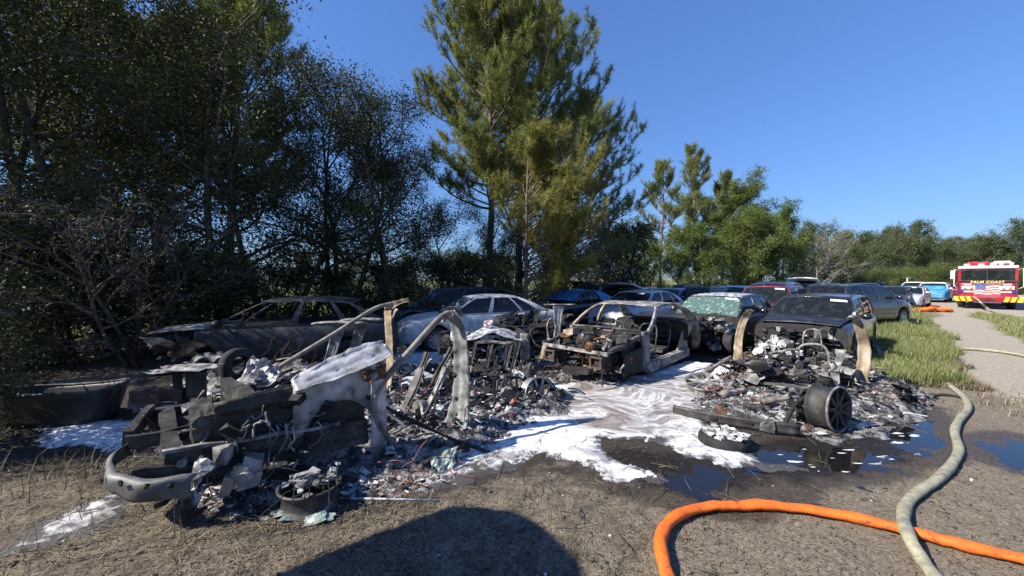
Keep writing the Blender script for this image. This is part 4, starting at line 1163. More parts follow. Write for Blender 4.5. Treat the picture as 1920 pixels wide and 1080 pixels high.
far_car(1775, 46, (.6, -.8), 'suv', 'p_navy', 'dark car far behind the blue tarpaulin', scale=(1, 1, .95))
# far white pickup
x, y = at(1700, 46)
pk = empty('pickup_truck', (x, y, 0), math.atan2(.6, -.8)); tag(pk, 'white pickup truck cab standing tall at the back of the row', 'truck', 'cars parked in the yard')
mb = MB(); mb.box((.3, 0, .85), (5.2, 1.95, .7)); mb.build('body', M['p_white'], pk)
mb = MB()
mb.sheet(lambda a, b: (.9 - 1.5 * a - .2 * math.sin(math.pi * a), (b * 2 - 1) * .85, 2.05 + .04 * math.sin(math.pi * a)), 6, 6, .05)
for sd in (1, -1):
    for xx in (1.25, .1, -.75): mb.beam((xx, sd * .92, 1.2), (xx * .75, sd * .84, 2.03), .12, .08)
mb.build('cab', M['p_white'], pk)
mb = MB(); mb.box((.3, 0, 1.6), (1.5, 1.6, .72)); mb.build('window', M['glass_tint'], pk)
t, r_ = get_wheel(.40, .25, 'rim')
for xx in (-1.4, 1.9):
    for sd in (1, -1):
        w = link(bpy.data.objects.new('wheel', t), pk); w.location = (xx, sd * .88, .40); w.rotation_euler = (0, 0, 0 if sd > 0 else math.pi); link(bpy.data.objects.new('rim', r_), w)

# maroon car's crushed corner
mb = MB(); rg = random.Random(4)
mb.sheet(lambda a, b: ms_.P(ms_.L * (.40 + .09 * a), 5 + 4 * b, 1) + Vector((rg.uniform(0, .05), rg.uniform(0, .06), rg.uniform(-.02, .03))), 6, 7, .008, smooth=False)
mb.build('crushed_panel', M['p_maroon'], maroon)

# ---------------------------------------------------------------- the fire engine
def fire_engine():
    x, y = 30.4, 24.6
    e = empty('fire_engine', (x, y, 0), math.atan2(-.66, -.75))
    tag(e, 'red fire engine with flag grille and yellow bumper chevrons on the sandy road', 'fire engine')
    red = paint('engine_red', (0.33, 0.005, 0.018), 0.06, 0.25, 0.0); blk = M['trim']
    yel = noisy('engine_yellow', [(0.3, (0.80, 0.72, 0.01)), (0.7, (0.86, 0.80, 0.03))], 5, 0.45)
    gold = noisy('engine_gold', [(0.3, (0.78, 0.62, 0.2)), (0.7, (0.85, 0.7, 0.3))], 5, 0.4)
    white = noisy('engine_white', [(0.3, g(0.7)), (0.7, g(0.8))], 5, 0.4)
    blue = noisy('engine_blue', [(0.3, (0.015, 0.03, 0.22)), (0.7, (0.025, 0.045, 0.3))], 5, 0.4)
    amber = noisy('engine_amber', [(0.3, (0.75, 0.25, 0.01)), (0.7, (0.85, 0.33, 0.02))], 9, 0.2, coat=1)
    def B(name, c, s_, m, par=e, rot=None):
        mb = MB(); mb.box(c, s_, 0, rot); o = mb.build(name, m, par)
        mod = o.modifiers.new('bevel', 'BEVEL'); mod.width = min(s_) * .18; mod.segments = 2
        return o
    cab = B('cab', (-1.3, 0, 1.15), (2.6, 2.44, 1.3), red)
    B('cab_roof', (-1.32, 0, 2.68), (2.6, 2.44, .16), white)
    for sd in (1, -1):
        B('cab_pillar', (-.09, sd * 1.15, 2.2), (.16, .13, .84), red)
        B('cab_side', (-1.5, sd * 1.19, 2.2), (2.2, .06, .84), red)
    B('centre_pillar', (.0, 0, 2.2), (.06, .06, .84), blk)
    B('cowl', (-.02, 0, 1.79), (.12, 2.36, .1), blk)
    B('rear_body', (-6.0, 0, 1.6), (6.4, 2.46, 2.3), red)
    B('cab_floor', (-1.4, 0, 1.84), (2.3, 2.2, .06), blk)
    for sd in (1, -1):
        mb = MB(); mb.grid(lambda a, b: (-.05 + .03 * math.sin(math.pi * a), sd * (.03 + 1.07 * a), 1.83 + .78 * b), 6, 3, 0, True, sd < 0)
        w = mb.build('windshield', M['glass'], e)
        mb = MB(); mb.tube([(.05, sd * .25, 1.84), (.05, sd * .62, 2.2)], .02, 5); mb.build('wiper', blk, w)
        B('crew_seat', (-1.0, sd * .62, 2.1), (.25, .6, .7), blk)
        # lamp clusters
        hl = B('headlight_bezel', (.03, sd * .78, 1.36), (.06, .58, .22), white)
        for k, m in ((-.13, M['lamp']), (.13, amber)):
            mb = MB(); mb.lathe([(.002, .05), (.07, .045), (.09, .02), (.09, 0)], 12, M=Matrix.Rotation(-math.pi / 2, 3, 'Z'), c=(.055, sd * .78 + k, 1.36)); mb.build('headlight', m, hl)
        B('warning_light', (.03, sd * .80, 1.56), (.06, .34, .1), M['lamp'])
        B('side_stripe', (.012, sd * 1.0, 1.12), (.04, .42, .13), blue)
        B('lamp_strip', (.02, sd * .72, 1.1), (.06, .5, .12), M['lamp'])
        # mirrors on arms
        mb = MB(); mb.tube([(.0, sd * 1.2, 2.5), (.25, sd * 1.38, 2.55), (.25, sd * 1.40, 1.45), (.02, sd * 1.22, 1.3)], .03, 6); mr = mb.build('mirror_arm', white, e)
        B('mirror', (.22, sd * 1.46, 2.2), (.12, .2, .55), white, mr)
        # bumper chevrons
        for k in range(3):
            mb = MB(); y0 = sd * (.62 + .26 * k)
            mb.add([(.605, y0, .50), (.605, y0 + sd * .17, .50), (.605, y0 + sd * .27, .80), (.605, y0 + sd * .10, .80), (.585, y0, .50), (.585, y0 + sd * .17, .50), (.585, y0 + sd * .27, .80), (.585, y0 + sd * .10, .80)], [(0, 1, 2, 3), (7, 6, 5, 4), (0, 4, 5, 1), (1, 5, 6, 2), (2, 6, 7, 3), (3, 7, 4, 0)])
            mb.build('chevron', yel, e)
        tw, rw = get_wheel(.52, .34, 'rim')
        for xx in (-1.2, -5.8):
            w = link(bpy.data.objects.new('wheel', tw), e); w.location = (xx, sd * 1.03, .52); w.rotation_euler = (0, 0, 0 if sd > 0 else math.pi); link(bpy.data.objects.new('rim', rw), w)
    bp = B('bumper', (.27, 0, .65), (.62, 2.5, .36), red)
    B('bumper_plate', (.60, 0, .65), (.03, .62, .16), M['p_maroon'], bp)
    B('front_step', (.35, 0, .44), (.4, 1.1, .06), M['chrome'])
    # grille with the waving flag
    gr = B('grille', (.015, 0, 1.22), (.06, 1.12, .78), M['chrome'])
    fred = noisy('flag_red', [(0.3, (0.36, 0.05, 0.05)), (0.7, (0.45, 0.08, 0.07))], 9, 0.5); fwhite = noisy('flag_white', [(0.3, (0.5, 0.47, 0.44)), (0.7, (0.68, 0.65, 0.62))], 9, 0.5)
    for k in range(9):
        mb = MB()
        mb.grid(lambda a, b: (.052, .52 - 1.04 * a, .88 + .075 * (k + b) + .035 * math.sin(a * 9.5)), 18, 1, 0, True, True)
        mb.build('flag_stripe', fwhite if k % 2 else fred, gr)
    mb = MB(); mb.grid(lambda a, b: (.056, -.07 - .46 * a, 1.25 + .32 * b + .035 * math.sin((.59 + a * .46) / 1.04 * 9.5)), 8, 4, 0, True, True); cn = mb.build('flag_canton', blue, gr)
    mb = MB()
    for i in range(6):
        for j in range(4):
            cy = -.12 - .072 * i - .03 * (j % 2); cz = 1.295 + .07 * j + .035 * math.sin((.52 - cy) / 1.04 * 9.5)
            pts = [(.059, cy + (.022 if q % 2 == 0 else .009) * math.sin(q * math.pi / 5), cz + (.022 if q % 2 == 0 else .009) * math.cos(q * math.pi / 5)) for q in range(10)]
            mb.add(pts, [tuple(range(10))])
    o = mb.build('flag_stars', white, cn, kind='stuff')
    # name on the cowl
    cu = bpy.data.curves.new('name_lettering', 'FONT'); cu.body = 'PALM COAST'; cu.size = .21; cu.align_x = 'CENTER'; cu.extrude = .006; cu.space_character = 1.12; cu.offset = 0.004
    cu.materials.append(gold); tmp = bpy.data.objects.new('lettering_source', cu); COL.objects.link(tmp)
    dg = bpy.context.evaluated_depsgraph_get(); dg.update(); tm = bpy.data.meshes.new_from_object(tmp.evaluated_get(dg))
    bpy.data.objects.remove(tmp); to = link(bpy.data.objects.new('name_lettering', tm), e); to['kind'] = 'stuff'
    to.location = (.075, 0, 1.655); to.rotation_euler = (R(90), 0, R(90))
    # roof gear
    lb = B('light_bar', (-.5, 0, 2.86), (.34, 1.9, .13), M['red_lamp'])
    for k in (-.85, -.25, .25): B('lens', (-.5, k, 2.862), (.355, .28, .135), M['lamp'], lb)
    B('roof_monitor', (-.9, .62, 2.95), (.5, .7, .24), white); B('hose_bed_cover', (-3.2, -.3, 2.95), (.9, 1.0, .35), red)
    for yy in (.95, .55, .2):
        mb = MB(); mb.lathe([(.01, -.09), (.08, -.08), (.1, .05), (.06, .1), (.01, .1)], 10, 'z', (-.15, yy, 2.86)); mb.build('roof_light', white, e)
    B('engine_front', (-.6, 0, .5), (.9, 1.5, .4), blk)
    return e
fire_engine()

# ---------------------------------------------------------------- hoses
def spline(P, n=8):
    P = [np.array(p, float) for p in P]; out = []
    for i in range(len(P) - 1):
        a, b, c, d = P[max(i - 1, 0)], P[i], P[i + 1], P[min(i + 2, len(P) - 1)]
        for k in range(n):
            t = k / n
            out.append(0.5 * (2 * b + (c - a) * t + (2 * a - 5 * b + 4 * c - d) * t * t + (3 * b - a - 3 * c + d) * t ** 3))
    out.append(P[-1]); return out
def hose_mat(name, stops, grime, weave=220):
    m, nt, b = new_mat(name)
    c = ramp(nt, nz(nt, 14, 7, 0.7), stops)
    gm = ramp(nt, nz(nt, 7, 8, 0.78, dist=0.7), [(0.54, g(0)), (0.64, g(0.85))])
    nt.links.new(mix(nt, gm, c, grime), b.inputs['Base Color'])
    b.inputs['Roughness'].default_value = 0.65
    bump(nt, b, nz(nt, weave, 2), 0.3, 0.004)
    return m
M['hose_orange'] = hose_mat('hose_orange', [(0.3, (0.70, 0.11, 0.010)), (0.6, (0.80, 0.155, 0.014))], (0.05, 0.035, 0.025))
M['hose_green'] = hose_mat('hose_green', [(0.3, (0.19, 0.18, 0.12)), (0.5, (0.31, 0.295, 0.20)), (0.7, (0.41, 0.39, 0.28))], (0.09, 0.085, 0.07))
def hose(name, px, r, mat, label, lift=None, flat=1.0):
    P = spline([gp(u, v, r) if len(q) == 0 else np.array((gp(u, v, r + q[0]))) for (u, v, *q) in px], 9)
    rg = np.random.default_rng(len(px))
    nrm = [r * (1 + .05 * math.sin(i * .7) + rg.normal() * .012) for i in range(len(P))]
    z0 = ground_h(np.array([p[0] for p in P]), np.array([p[1] for p in P]))
    P = [np.array((p[0], p[1], max(p[2] + z * .7, r * flat + z - .006))) for p, z in zip(P, z0)]
    mb = MB(); mb.tube(P, nrm, 14)
    for i in range(len(P)):      # laid hose sags flat and is creased at bends
        c = np.mean(np.array(mb.v[i * 14:(i + 1) * 14]), 0); sq = .80 + .10 * math.sin(i * .37)
        for k in range(14):
            q = np.array(mb.v[i * 14 + k]) - c; q[2] *= sq; q[:2] *= 1.06; mb.v[i * 14 + k] = tuple(c + q)
    return tag(mb.build(name, M[mat]), label, 'hose', 'fire hoses on the ground')
hose('fire_hose', [(1290, 1160), (1262, 1100), (1243, 1050), (1240, 1005), (1262, 972), (1315, 951), (1400, 946), (1500, 952), (1600, 969), (1700, 994), (1800, 1021), (1920, 1050), (2060, 1085)], .042, 'hose_orange', 'thick orange hose curving across the foreground soil')
hose('fire_hose', [(1800, 1150), (1762, 1095), (1730, 1050), (1704, 1005, .06), (1694, 962), (1712, 930), (1765, 893), (1797, 848), (1790, 808), (1800, 785), (1815, 765), (1806, 743), (1768, 715), (1720, 700), (1682, 690), (1664, 680), (1652, 668), (1646, 655)], .040, 'hose_green', 'muddy olive hose winding from the grass to the lower right corner')
hose('fire_hose', [(1690, 652), (1760, 652), (1830, 655), (1880, 660), (1930, 669), (2000, 690)], .045, 'hose_green', 'pale olive hose lying straight across the sandy road')
hose('fire_hose', [(2010, 606), (1950, 598), (1900, 592), (1870, 586), (1850, 577, .15), (1838, 566, .5), (1826, 556, .75)], .05, 'hose_green', 'pale hose running down from the fire engine bumper')
hose('fire_hose', [(1990, 640), (1935, 622), (1905, 612), (1902, 606), (1925, 604), (1990, 612)], .035, 'hose_green', 'dark looped hose end on the road at the right edge')
hose('burnt_hose', [(1690, 785), (1683, 765), (1690, 752), (1720, 744), (1765, 740), (1800, 744)], .022, 'tyre', 'thin black burnt tube beside the olive hose')
# pile of orange webbing
hb = empty('hose_bundle', gp(1742, 585)); tag(hb, 'heap of orange hose dropped on the grass near the road', 'hose', 'fire hoses on the ground')
rg = random.Random(8)
for k in range(6):
    pts = []; x0 = rg.uniform(-.7, .3); y0 = rg.uniform(-.25, .25)
    for q in range(6): pts.append((x0 + q * .26 + rg.uniform(-.1, .1), y0 + rg.uniform(-.2, .2), .08 + .16 * math.sin(q / 5 * math.pi) * rg.uniform(.4, 1.2)))
    mb = MB(); mb.tube([tuple(p) for p in spline(pts, 4)], .075, 8); mb.build('fold', M['hose_orange'], hb)
# ---------------------------------------------------------------- burnt out wrecks
DEB = ['char', 'iron', 'burnt_ash', 'ash', 'rust', 'copper', 'bare']
def warp(o, amp, cuts=4):
    """heat-buckled plates: cut the long faces up and push the corners about"""
    bm = bmesh.new(); bm.from_mesh(o.data)
    es = [e for e in bm.edges if e.calc_length() > .14]
    if es: bmesh.ops.subdivide_edges(bm, edges=es, cuts=cuts, use_grid_fill=True)
    rg = random.Random(len(bm.verts) + int(o.data.vertices[0].co.x * 977))
    ph = [rg.uniform(0, 6) for _ in range(6)]
    for v in bm.verts:
        x, y, z = v.co
        v.co.x += amp * (math.sin(9 * y + 7 * z + ph[0]) + rg.uniform(-.5, .5)); v.co.y += amp * (math.sin(8 * x + 11 * z + ph[1]) + rg.uniform(-.5, .5)); v.co.z += amp * (math.sin(10 * x + 6 * y + ph[2]) + rg.uniform(-.6, .6))
    bm.to_mesh(o.data); bm.free()
class Wreck:
    """an Empty on the ground with parts laid out in world space; L() turns (forward, left, up) into world"""
    def __init__(s, name, org, head, label, cat='burnt car', group='burnt out wrecks'):
        h = np.array(head, float); s.h = h / np.linalg.norm(h); s.l = np.array((-s.h[1], s.h[0])); s.o = np.array(org[:2], float)
        s.e = empty(name, (s.o[0], s.o[1], 0)); tag(s.e, label, cat, group)
    def L(s, x, y, z=0): p = s.o + s.h * x + s.l * y; return Vector((p[0], p[1], z))
    def part(s, name, mb, mat, parent=None, kind=None):
        mb.v = [(x - s.o[0], y - s.o[1], z) for x, y, z in mb.v]
        mats = [M[m] for m in mat] if isinstance(mat, (list, tuple)) else M[mat]
        o = mb.build(name, mats, parent or s.e, kind=kind or ('stuff' if name == 'engine' else None))
        if len(mb.f) < 40 and name not in ('bar', 'rod'): warp(o, .011)
        return o
    def path(s, pts): return [s.L(*p) for p in pts]
    def loft(s, name, pts, w, mat, across=None, curve=.3, th=.006, n=14, parent=None, rough=.004, seed=1):
        """a bent sheet-metal channel along a path: w is its width at each point"""
        P = spline([np.array(p) for p in pts], 6); rg = random.Random(seed)
        W = np.interp(np.linspace(0, 1, len(P)), np.linspace(0, 1, len(w)), w)
        ac = Vector(across) if across is not None else Vector((s.h[0], s.h[1], 0))
        def fn(a, b):
            i = a * (len(P) - 1); k = int(round(i)); p = Vector(P[k])
            t = Vector(P[min(k + 1, len(P) - 1)]) - Vector(P[max(k - 1, 0)]); t.normalize()
            x = (ac - t * ac.dot(t)).normalized(); nn = t.cross(x)
            c = b * 2 - 1; fold = curve * (1 - abs(c) ** 2.5)
            rib = .07 * math.exp(-((c - .15) / .16) ** 2) - .10 * (abs(c) > .86)
            wk = W[k] * (1 + (.05 * math.sin(k * 1.7 + seed) if abs(c) > .9 else 0))
            return p + x * (c * wk / 2) + nn * (W[k] * (fold * .6 - rib)) + Vector((rg.uniform(-1, 1), rg.uniform(-1, 1), rg.uniform(-1, 1))) * rough
        mb = MB(); mb.sheet(fn, len(P) - 1, 10, th); return s.part(name, mb, mat, parent)
def crumple(mb, c, a, b, amp, rg, mat=0, n=6, th=.005, sharp=1.0):
    """a crumpled sheet spanned by vectors a and b round c"""
    c, a, b = Vector(c), Vector(a), Vector(b); nn = a.cross(b).normalized()
    f = [rg.uniform(1, 4) for _ in range(4)]; ph = [rg.uniform(0, 6) for _ in range(4)]
    def fn(u, v):
        d = math.sin(u * f[0] * 2 + ph[0]) * math.cos(v * f[1] * 2 + ph[1]) + .6 * math.sin((u + v) * f[2] * 3 + ph[2]) + rg.uniform(-.35, .35) * sharp
        e = 1 - .25 * abs(math.sin(v * 5 + ph[3])) * (abs(u - .5) * 2) ** 2
        return c + a * (u - .5) * e + b * (v - .5) * (1 - .2 * abs(math.sin(u * 6 + ph[1])) * (abs(v - .5) * 2) ** 2) + nn * d * amp
    mb.sheet(fn, n, n, th, mat, smooth=False)
def mound(w, P, pile, seed, zmin):
    lo, hi = P.min(0) - .15, P.max(0) + .15; st = .022 if (hi - lo).max() < 3.2 else .028
    X, Y = np.meshgrid(np.arange(lo[0], hi[0], st), np.arange(lo[1], hi[1], st))
    d = sdf_poly(X, Y, P) + .14 * fbm(X, Y, 2.2, 4, seed)
    rid = 1 - np.abs(fbm(X, Y, 6.5, 4, seed + 4, .6)); rid2 = 1 - np.abs(fbm(X, Y, 21, 3, seed + 6, .6))
    Z = zmin + pile * sstep(-.05, .40, d) * (.10 + .45 * (.5 + .5 * fbm(X, Y, 1.8, 3, seed + 2)) + .35 * rid ** 3) + .035 * (rid2 ** 2 - .5) * sstep(-.05, .1, d) - .06 * sstep(.0, -.12, d)
    ny2, nx2 = X.shape; ii = np.arange(nx2 * ny2).reshape(ny2, nx2)
    F = np.stack([ii[:-1, :-1], ii[:-1, 1:], ii[1:, 1:], ii[1:, :-1]], -1)[(d[:-1, :-1] > -.12)]
    used = np.unique(F); rm = np.full(nx2 * ny2, -1); rm[used] = np.arange(len(used))
    V = np.stack([X - w.o[0], Y - w.o[1], Z], -1).reshape(-1, 3)[used]
    o = mesh_obj('ash_bed', np_mesh('ash_bed', V, rm[F], M['ash_mix']), w.e); o['kind'] = 'stuff'
def scatter_debris(w, poly, n, pile, seed, size=(.02, .12), weights=(5, 4, 4, 3, .5, .3, .6), name='debris', zmin=0.0):
    """small wreckage that nobody could count, joined into one part"""
    rg = random.Random(seed); mb = MB()
    P = np.array([tuple(q)[:2] for q in poly]); lo, hi = P.min(0), P.max(0)
    mound(w, P, pile, seed, zmin); n = int(n * .62)
    cand = np.random.default_rng(seed).uniform(lo, hi, (n * 4, 2))
    d = sdf_poly(cand[:, 0], cand[:, 1], P) + .12 * fbm(cand[:, 0], cand[:, 1], 2.2, 3, seed)
    cand = cand[d > 0]; d = d[d > 0]; cand = cand[:n]
    clump = .5 + .5 * fbm(cand[:, 0], cand[:, 1], 1.8, 3, seed + 2)
    tot = sum(weights); cum = np.cumsum(np.array(weights) / tot)
    for (x, y), dd, cl in zip(cand, d, clump):
        hh = pile * min(1, dd / .35) * (.35 + 1.1 * cl)
        z = zmin + hh * rg.random() ** .8
        m = int(np.searchsorted(cum, rg.random()))
        sz = size[0] * .6 * (size[1] * 1.25 / size[0] / .6) ** (rg.random() ** 1.7)
        t = rg.random()
        if t < .24:      # flake
            az = rg.uniform(0, 6.28); tl = rg.uniform(-.9, .9)
            a = Vector((math.cos(az), math.sin(az), tl * .6)) * sz; b = Vector((-math.sin(az), math.cos(az), rg.uniform(-.7, .7))) * sz * rg.uniform(.35, .9)
            c = Vector((x, y, z)); nn = a.cross(b).normalized() * sz * .16
            j = lambda: Vector((rg.uniform(-.3, .3), rg.uniform(-.3, .3), rg.uniform(-.3, .3))) * sz
            v = [c - a - b + j(), c + a - b + j(), c + a + b + j(), c - a + b + j()]
            mid = (v[0] + v[1] + v[2] + v[3]) / 4 + nn * rg.uniform(.5, 3)
            mb.add(v + [mid, mid - nn * .8], [(0, 1, 4), (1, 2, 4), (2, 3, 4), (3, 0, 4), (1, 0, 5), (2, 1, 5), (3, 2, 5), (0, 3, 5)], m)
        elif t < .58:    # lump
            rot = Matrix.Rotation(rg.uniform(0, 6), 3, 'Z') @ Matrix.Rotation(rg.uniform(-1, 1), 3, 'X')
            mb.box((x, y, z), (sz * rg.uniform(.6, 1.6), sz * rg.uniform(.5, 1), sz * rg.uniform(.3, .9)), m, rot, .55, rg)
            if rg.random() < .6: mb.sm[-6:] = [True] * 6
        elif t < .84:    # rod or strip
            az = rg.uniform(0, 6.28); ln = sz * rg.uniform(1.5, 4); dz = rg.uniform(-.5, .5)
            p = Vector((x, y, z)); dv = Vector((math.cos(az), math.sin(az), dz)).normalized() * ln
            mid = p + Vector((rg.uniform(-1, 1), rg.uniform(-1, 1), rg.uniform(-.2, .6))) * ln * .14
            mb.tube([p - dv * .5, mid, p + dv * .5], rg.uniform(.004, .011), 4, m)
        else:            # curled wire
            p = Vector((x, y, z + .01)); pts = [p]
            for q in range(5): pts.append(pts[-1] + Vector((rg.uniform(-1, 1), rg.uniform(-1, 1), rg.uniform(-.5, .6))) * sz * .8)
            mb.tube(pts, .0045, 3, 5 if rg.random() < .3 else m)
    return w.part(name, mb, DEB, kind='stuff')
def junk(mb, n, lo, hi, rg, mats, T=None, big=.20):
    """engine-bay clutter: castings, pulleys, pipes, torn plates"""
    T = T or (lambda x, y, z: Vector((x, y, z)))
    for q in range(n):
        c = T(*(rg.uniform(a, b) for a, b in zip(lo, hi))); m = rg.choice(mats); t = rg.random()
        rot = Matrix.Rotation(rg.uniform(0, 6), 3, 'Z') @ Matrix.Rotation(rg.uniform(-.7, .7), 3, 'X')
        sz = .04 + big * rg.random() ** 1.6
        if t < .36: mb.box(c, (sz * rg.uniform(.7, 1.6), sz, sz * rg.uniform(.3, .9)), m, rot, .45, rg)
        elif t < .54:
            ax = Vector((rg.uniform(-1, 1), rg.uniform(-1, 1), rg.uniform(-.4, .8))).normalized().to_track_quat('Y', 'Z').to_matrix(); r = sz * .5
            mb.lathe([(.004, r * .8), (r * .5, r * .8), (r * .55, r * .5), (r, r * .45), (r * .9, r * .2), (r, 0), (r, -r * .5), (.004, -r * .5)], 12, c=c, M=ax, mat=m, smooth=False)
        elif t < .78:
            pts = [c]; d = Vector((rg.uniform(-1, 1), rg.uniform(-1, 1), rg.uniform(-.5, .5)))
            for k in range(4): d = (d + Vector((rg.uniform(-1, 1), rg.uniform(-1, 1), rg.uniform(-.7, .7))) * .7).normalized(); pts.append(pts[-1] + d * sz * .8)
            mb.tube([tuple(p) for p in spline([np.array(p) for p in pts], 3)], rg.uniform(.006, .022), 6, m)
        else:
            crumple(mb, c, rot @ Vector((sz * 1.8, 0, 0)), rot @ Vector((0, sz * 1.3, 0)), sz * .16, rg, m, 4, .005)
def wires(w, c, rad, n, seed, mat='copper', name='wiring', r=.004):
    rg = random.Random(seed); mb = MB()
    for k in range(n):
        p = Vector(c) + Vector((rg.gauss(0, rad * .5), rg.gauss(0, rad * .5), abs(rg.gauss(0, rad * .25)))); pts = [p]
        d = Vector((rg.uniform(-1, 1), rg.uniform(-1, 1), rg.uniform(-.2, .6)))
        for q in range(6):
            d = (d + Vector((rg.uniform(-1, 1), rg.uniform(-1, 1), rg.uniform(-.8, .6))) * .7).normalized()
            q_ = pts[-1] + d * rad * .28
            q_.z = max(q_.z, .02); pts.append(q_)
        mb.tube(pts, r, 4)
    return w.part(name, mb, mat, kind='stuff')
def burnt_wheel(w, c, axis, r, wid, mat='bare', ash=False, spokes=10, name='wheel', parent=None, sag=0.0, seed=2):
    """alloy wheel with no tyre; axis points out of its face"""
    a = Vector(axis).normalized(); q = a.to_track_quat('Y', 'Z').to_matrix(); rg = random.Random(seed)
    mb = MB()
    mb.lathe([(r * .86, -wid * .5), (r, -wid * .5), (r * .99, -wid * .44), (r * .93, -wid * .40), (r * .90, -wid * .1), (r * .90, wid * .2), (r * .93, wid * .36), (r * 1.0, wid * .42), (r * 1.01, wid * .5), (r * .94, wid * .5), (r * .88, wid * .36), (r * .85, wid * .1), (r * .85, -wid * .4)], 30, M=q, c=c)
    wh = w.part(name, mb, ['iron'] if mat == 'dark' else [mat], parent)
    mb = MB(); R3 = q
    for k in range(spokes):
        an = 2 * math.pi * k / spokes
        p0 = R3 @ Vector((r * .12 * math.cos(an), wid * .36, r * .12 * math.sin(an))); p1 = R3 @ Vector((r * .90 * math.cos(an + .1), wid * .40, r * .90 * math.sin(an + .1)))
        mb.beam(Vector(c) + p0, Vector(c) + p1, r * .16, wid * .16, up=a, w1=r * .12)
    mb.lathe([(.003, wid * .42), (r * .16, wid * .40), (r * .2, wid * .22)], 12, M=q, c=c)
    sp = w.part('spokes', mb, 'iron' if mat == 'dark' else mat, wh)
    if mat == 'dark':
        mb = MB(); mb.lathe([(r * 1.005, wid * .43), (r * 1.015, wid * .52), (r * .95, wid * .53), (r * .93, wid * .44)], 30, M=q, c=c); w.part('rim_edge', mb, 'burnt_ash', wh)
    return wh

# ============ wreck in front: a truck burnt to its frame, pointing lower left
W = Wreck('burnt_truck', (-1.29, 5.30), (-.75, -.66), 'truck burnt to its frame in the left foreground, curved bumper and lone door post')
L = W.L
# door posts (near one pale, far one tan inside)
W.loft('door_post', [L(.34, .98, .02), L(.10, 1.0, .14), L(.0, 1.0, .45), L(-.02, 1.0, .9), L(.03, 1.0, 1.3), L(.12, .97, 1.50)], [.44, .36, .25, .22, .20, .16], 'bare_post', across=(.88, -.45, 0), curve=.35, seed=4)
W.loft('door_post', [L(.10, -.95, .02), L(.02, -.97, .4), L(.0, -1.0, .85), L(.02, -1.0, 1.22), L(.0, -.98, 1.45)], [.20, .19, .20, .22, .42], 'burnt_tan', across=(.75, -.65, 0), curve=.3, seed=5)
rg = random.Random(3)
for z, d in ((1.05, .02), (.78, .032), (.5, .024), (.32, .018)):
    mb = MB(); mb.lathe([(.003, 0), (d, 0), (d, -.01)], 12, M=Vector((-.25, -.97, 0)).to_track_quat('Y', 'Z').to_matrix(), c=L(-.01, 1.0, z) + Vector((-.035, -.112, 0))); W.part('post_hole', mb, 'char')
# door opening: tube bent from the top of the near post forward and down
mb = MB(); mb.tube(spline(W.path([(.10, .97, 1.50), (.28, .99, 1.42), (.62, 1.0, 1.12), (.92, 1.0, .84), (1.02, 1.0, .66), (1.0, 1.0, .44), (.86, 1.0, .2), (.72, .98, .03)]), 7), [.036] * 50, 8); W.part('door_frame', mb, 'burnt_tan2')
mb = MB(); crumple(mb, L(.06, .97, 1.50), Vector((.22, .02, .05)), Vector((.05, .12, -.16)), .03, rg); crumple(mb, L(.14, .97, 1.46), Vector((-.16, .02, -.1)), Vector((.02, .1, .1)), .03, rg); W.part('torn_edge', mb, 'burnt_ash')
mb = MB(); mb.tube(spline(W.path([(-.05, -.98, 1.5), (.25, -1.0, 1.42), (.8, -1.02, 1.1), (1.5, -1.02, .72)]), 6), .032, 8); W.part('door_frame', mb, 'burnt_tan2')
mb = MB(); crumple(mb, L(-.12, -.95, 1.50), Vector((.34, .1, .06)), Vector((.05, .2, .1)), .04, rg); W.part('torn_edge', mb, 'burnt_tan')
# near wing: pale top plate, inner apron with cut-outs, door edge strip
W.loft('wing_top', [L(.86, .97, 1.16), L(1.1, .98, 1.10), L(1.4, .98, 1.02), L(1.75, .98, .93)], [.22, .30, .27, .14], 'bare_light', across=(W.l[0] * .8, W.l[1] * .8, -.6), curve=.10, seed=6, rough=.008)
mb = MB()
def apron(a, b):
    x = .98 + .75 * a; top = 1.08 - .18 * a; bot = .42 + .28 * math.sin(math.pi * min(1, a * 1.1)) ** .7
    z = top + (bot - top) * b
    return L(x, .90 + .02 * math.sin(a * 9 + b * 5), z)
mb.sheet(apron, 10, 6, .006); W.part('wing_apron', mb, 'bare_light')
mb = MB(); mb.sheet(lambda a, b: L(.90 + .16 * a, 1.02 + .01 * math.sin(b * 8) - .04 * (a - .5) ** 2, .10 + .84 * b), 4, 8, .006); W.part('wing_strip', mb, 'bare_light')
# dark engine bay side, rails, battery box
mb = MB(); mb.sheet(lambda a, b: L(1.05 + 1.25 * a, .80 + .025 * math.sin(a * 7), .22 + (.58 + .1 * math.sin(a * 3)) * b), 12, 6, .01); W.part('bay_panel', mb, 'iron')
mb = MB(); mb.sheet(lambda a, b: L(1.5 + .8 * a, .84 + .015 * math.sin(a * 11), .74 + .17 * b * (1 - .3 * a)), 8, 3, .01); W.part('wing_rail', mb, 'iron')
rl = MB(); rl.beam(L(1.05, .86, .32), L(2.62, .82, .42), .11, .24); o = W.part('chassis_rail', rl, 'iron')
mb = MB(); mb.beam(L(1.3, .90, .465), L(2.62, .87, .56), .07, .022); W.part('rail_flange', mb, 'burnt_ash', o)
for x in (1.3, 1.62, 1.95, 2.3):
    mb = MB(); mb.lathe([(.003, .006), (.028, .006), (.03, 0)], 10, M=Vector((W.l[0], W.l[1], 0)).to_track_quat('Y', 'Z').to_matrix(), c=L(x, .9, .36 + (x - 1.3) * .06)); W.part('rail_hole', mb, 'char', o)
mb = MB(); mb.beam(L(1.05, -.62, .40), L(2.75, -.58, .45), .10, .20); W.part('chassis_rail', mb, 'iron')
mb = MB(); mb.beam(L(2.55, .86, .43), L(2.62, -.6, .46), .12, .16); W.part('cross_member', mb, 'iron')
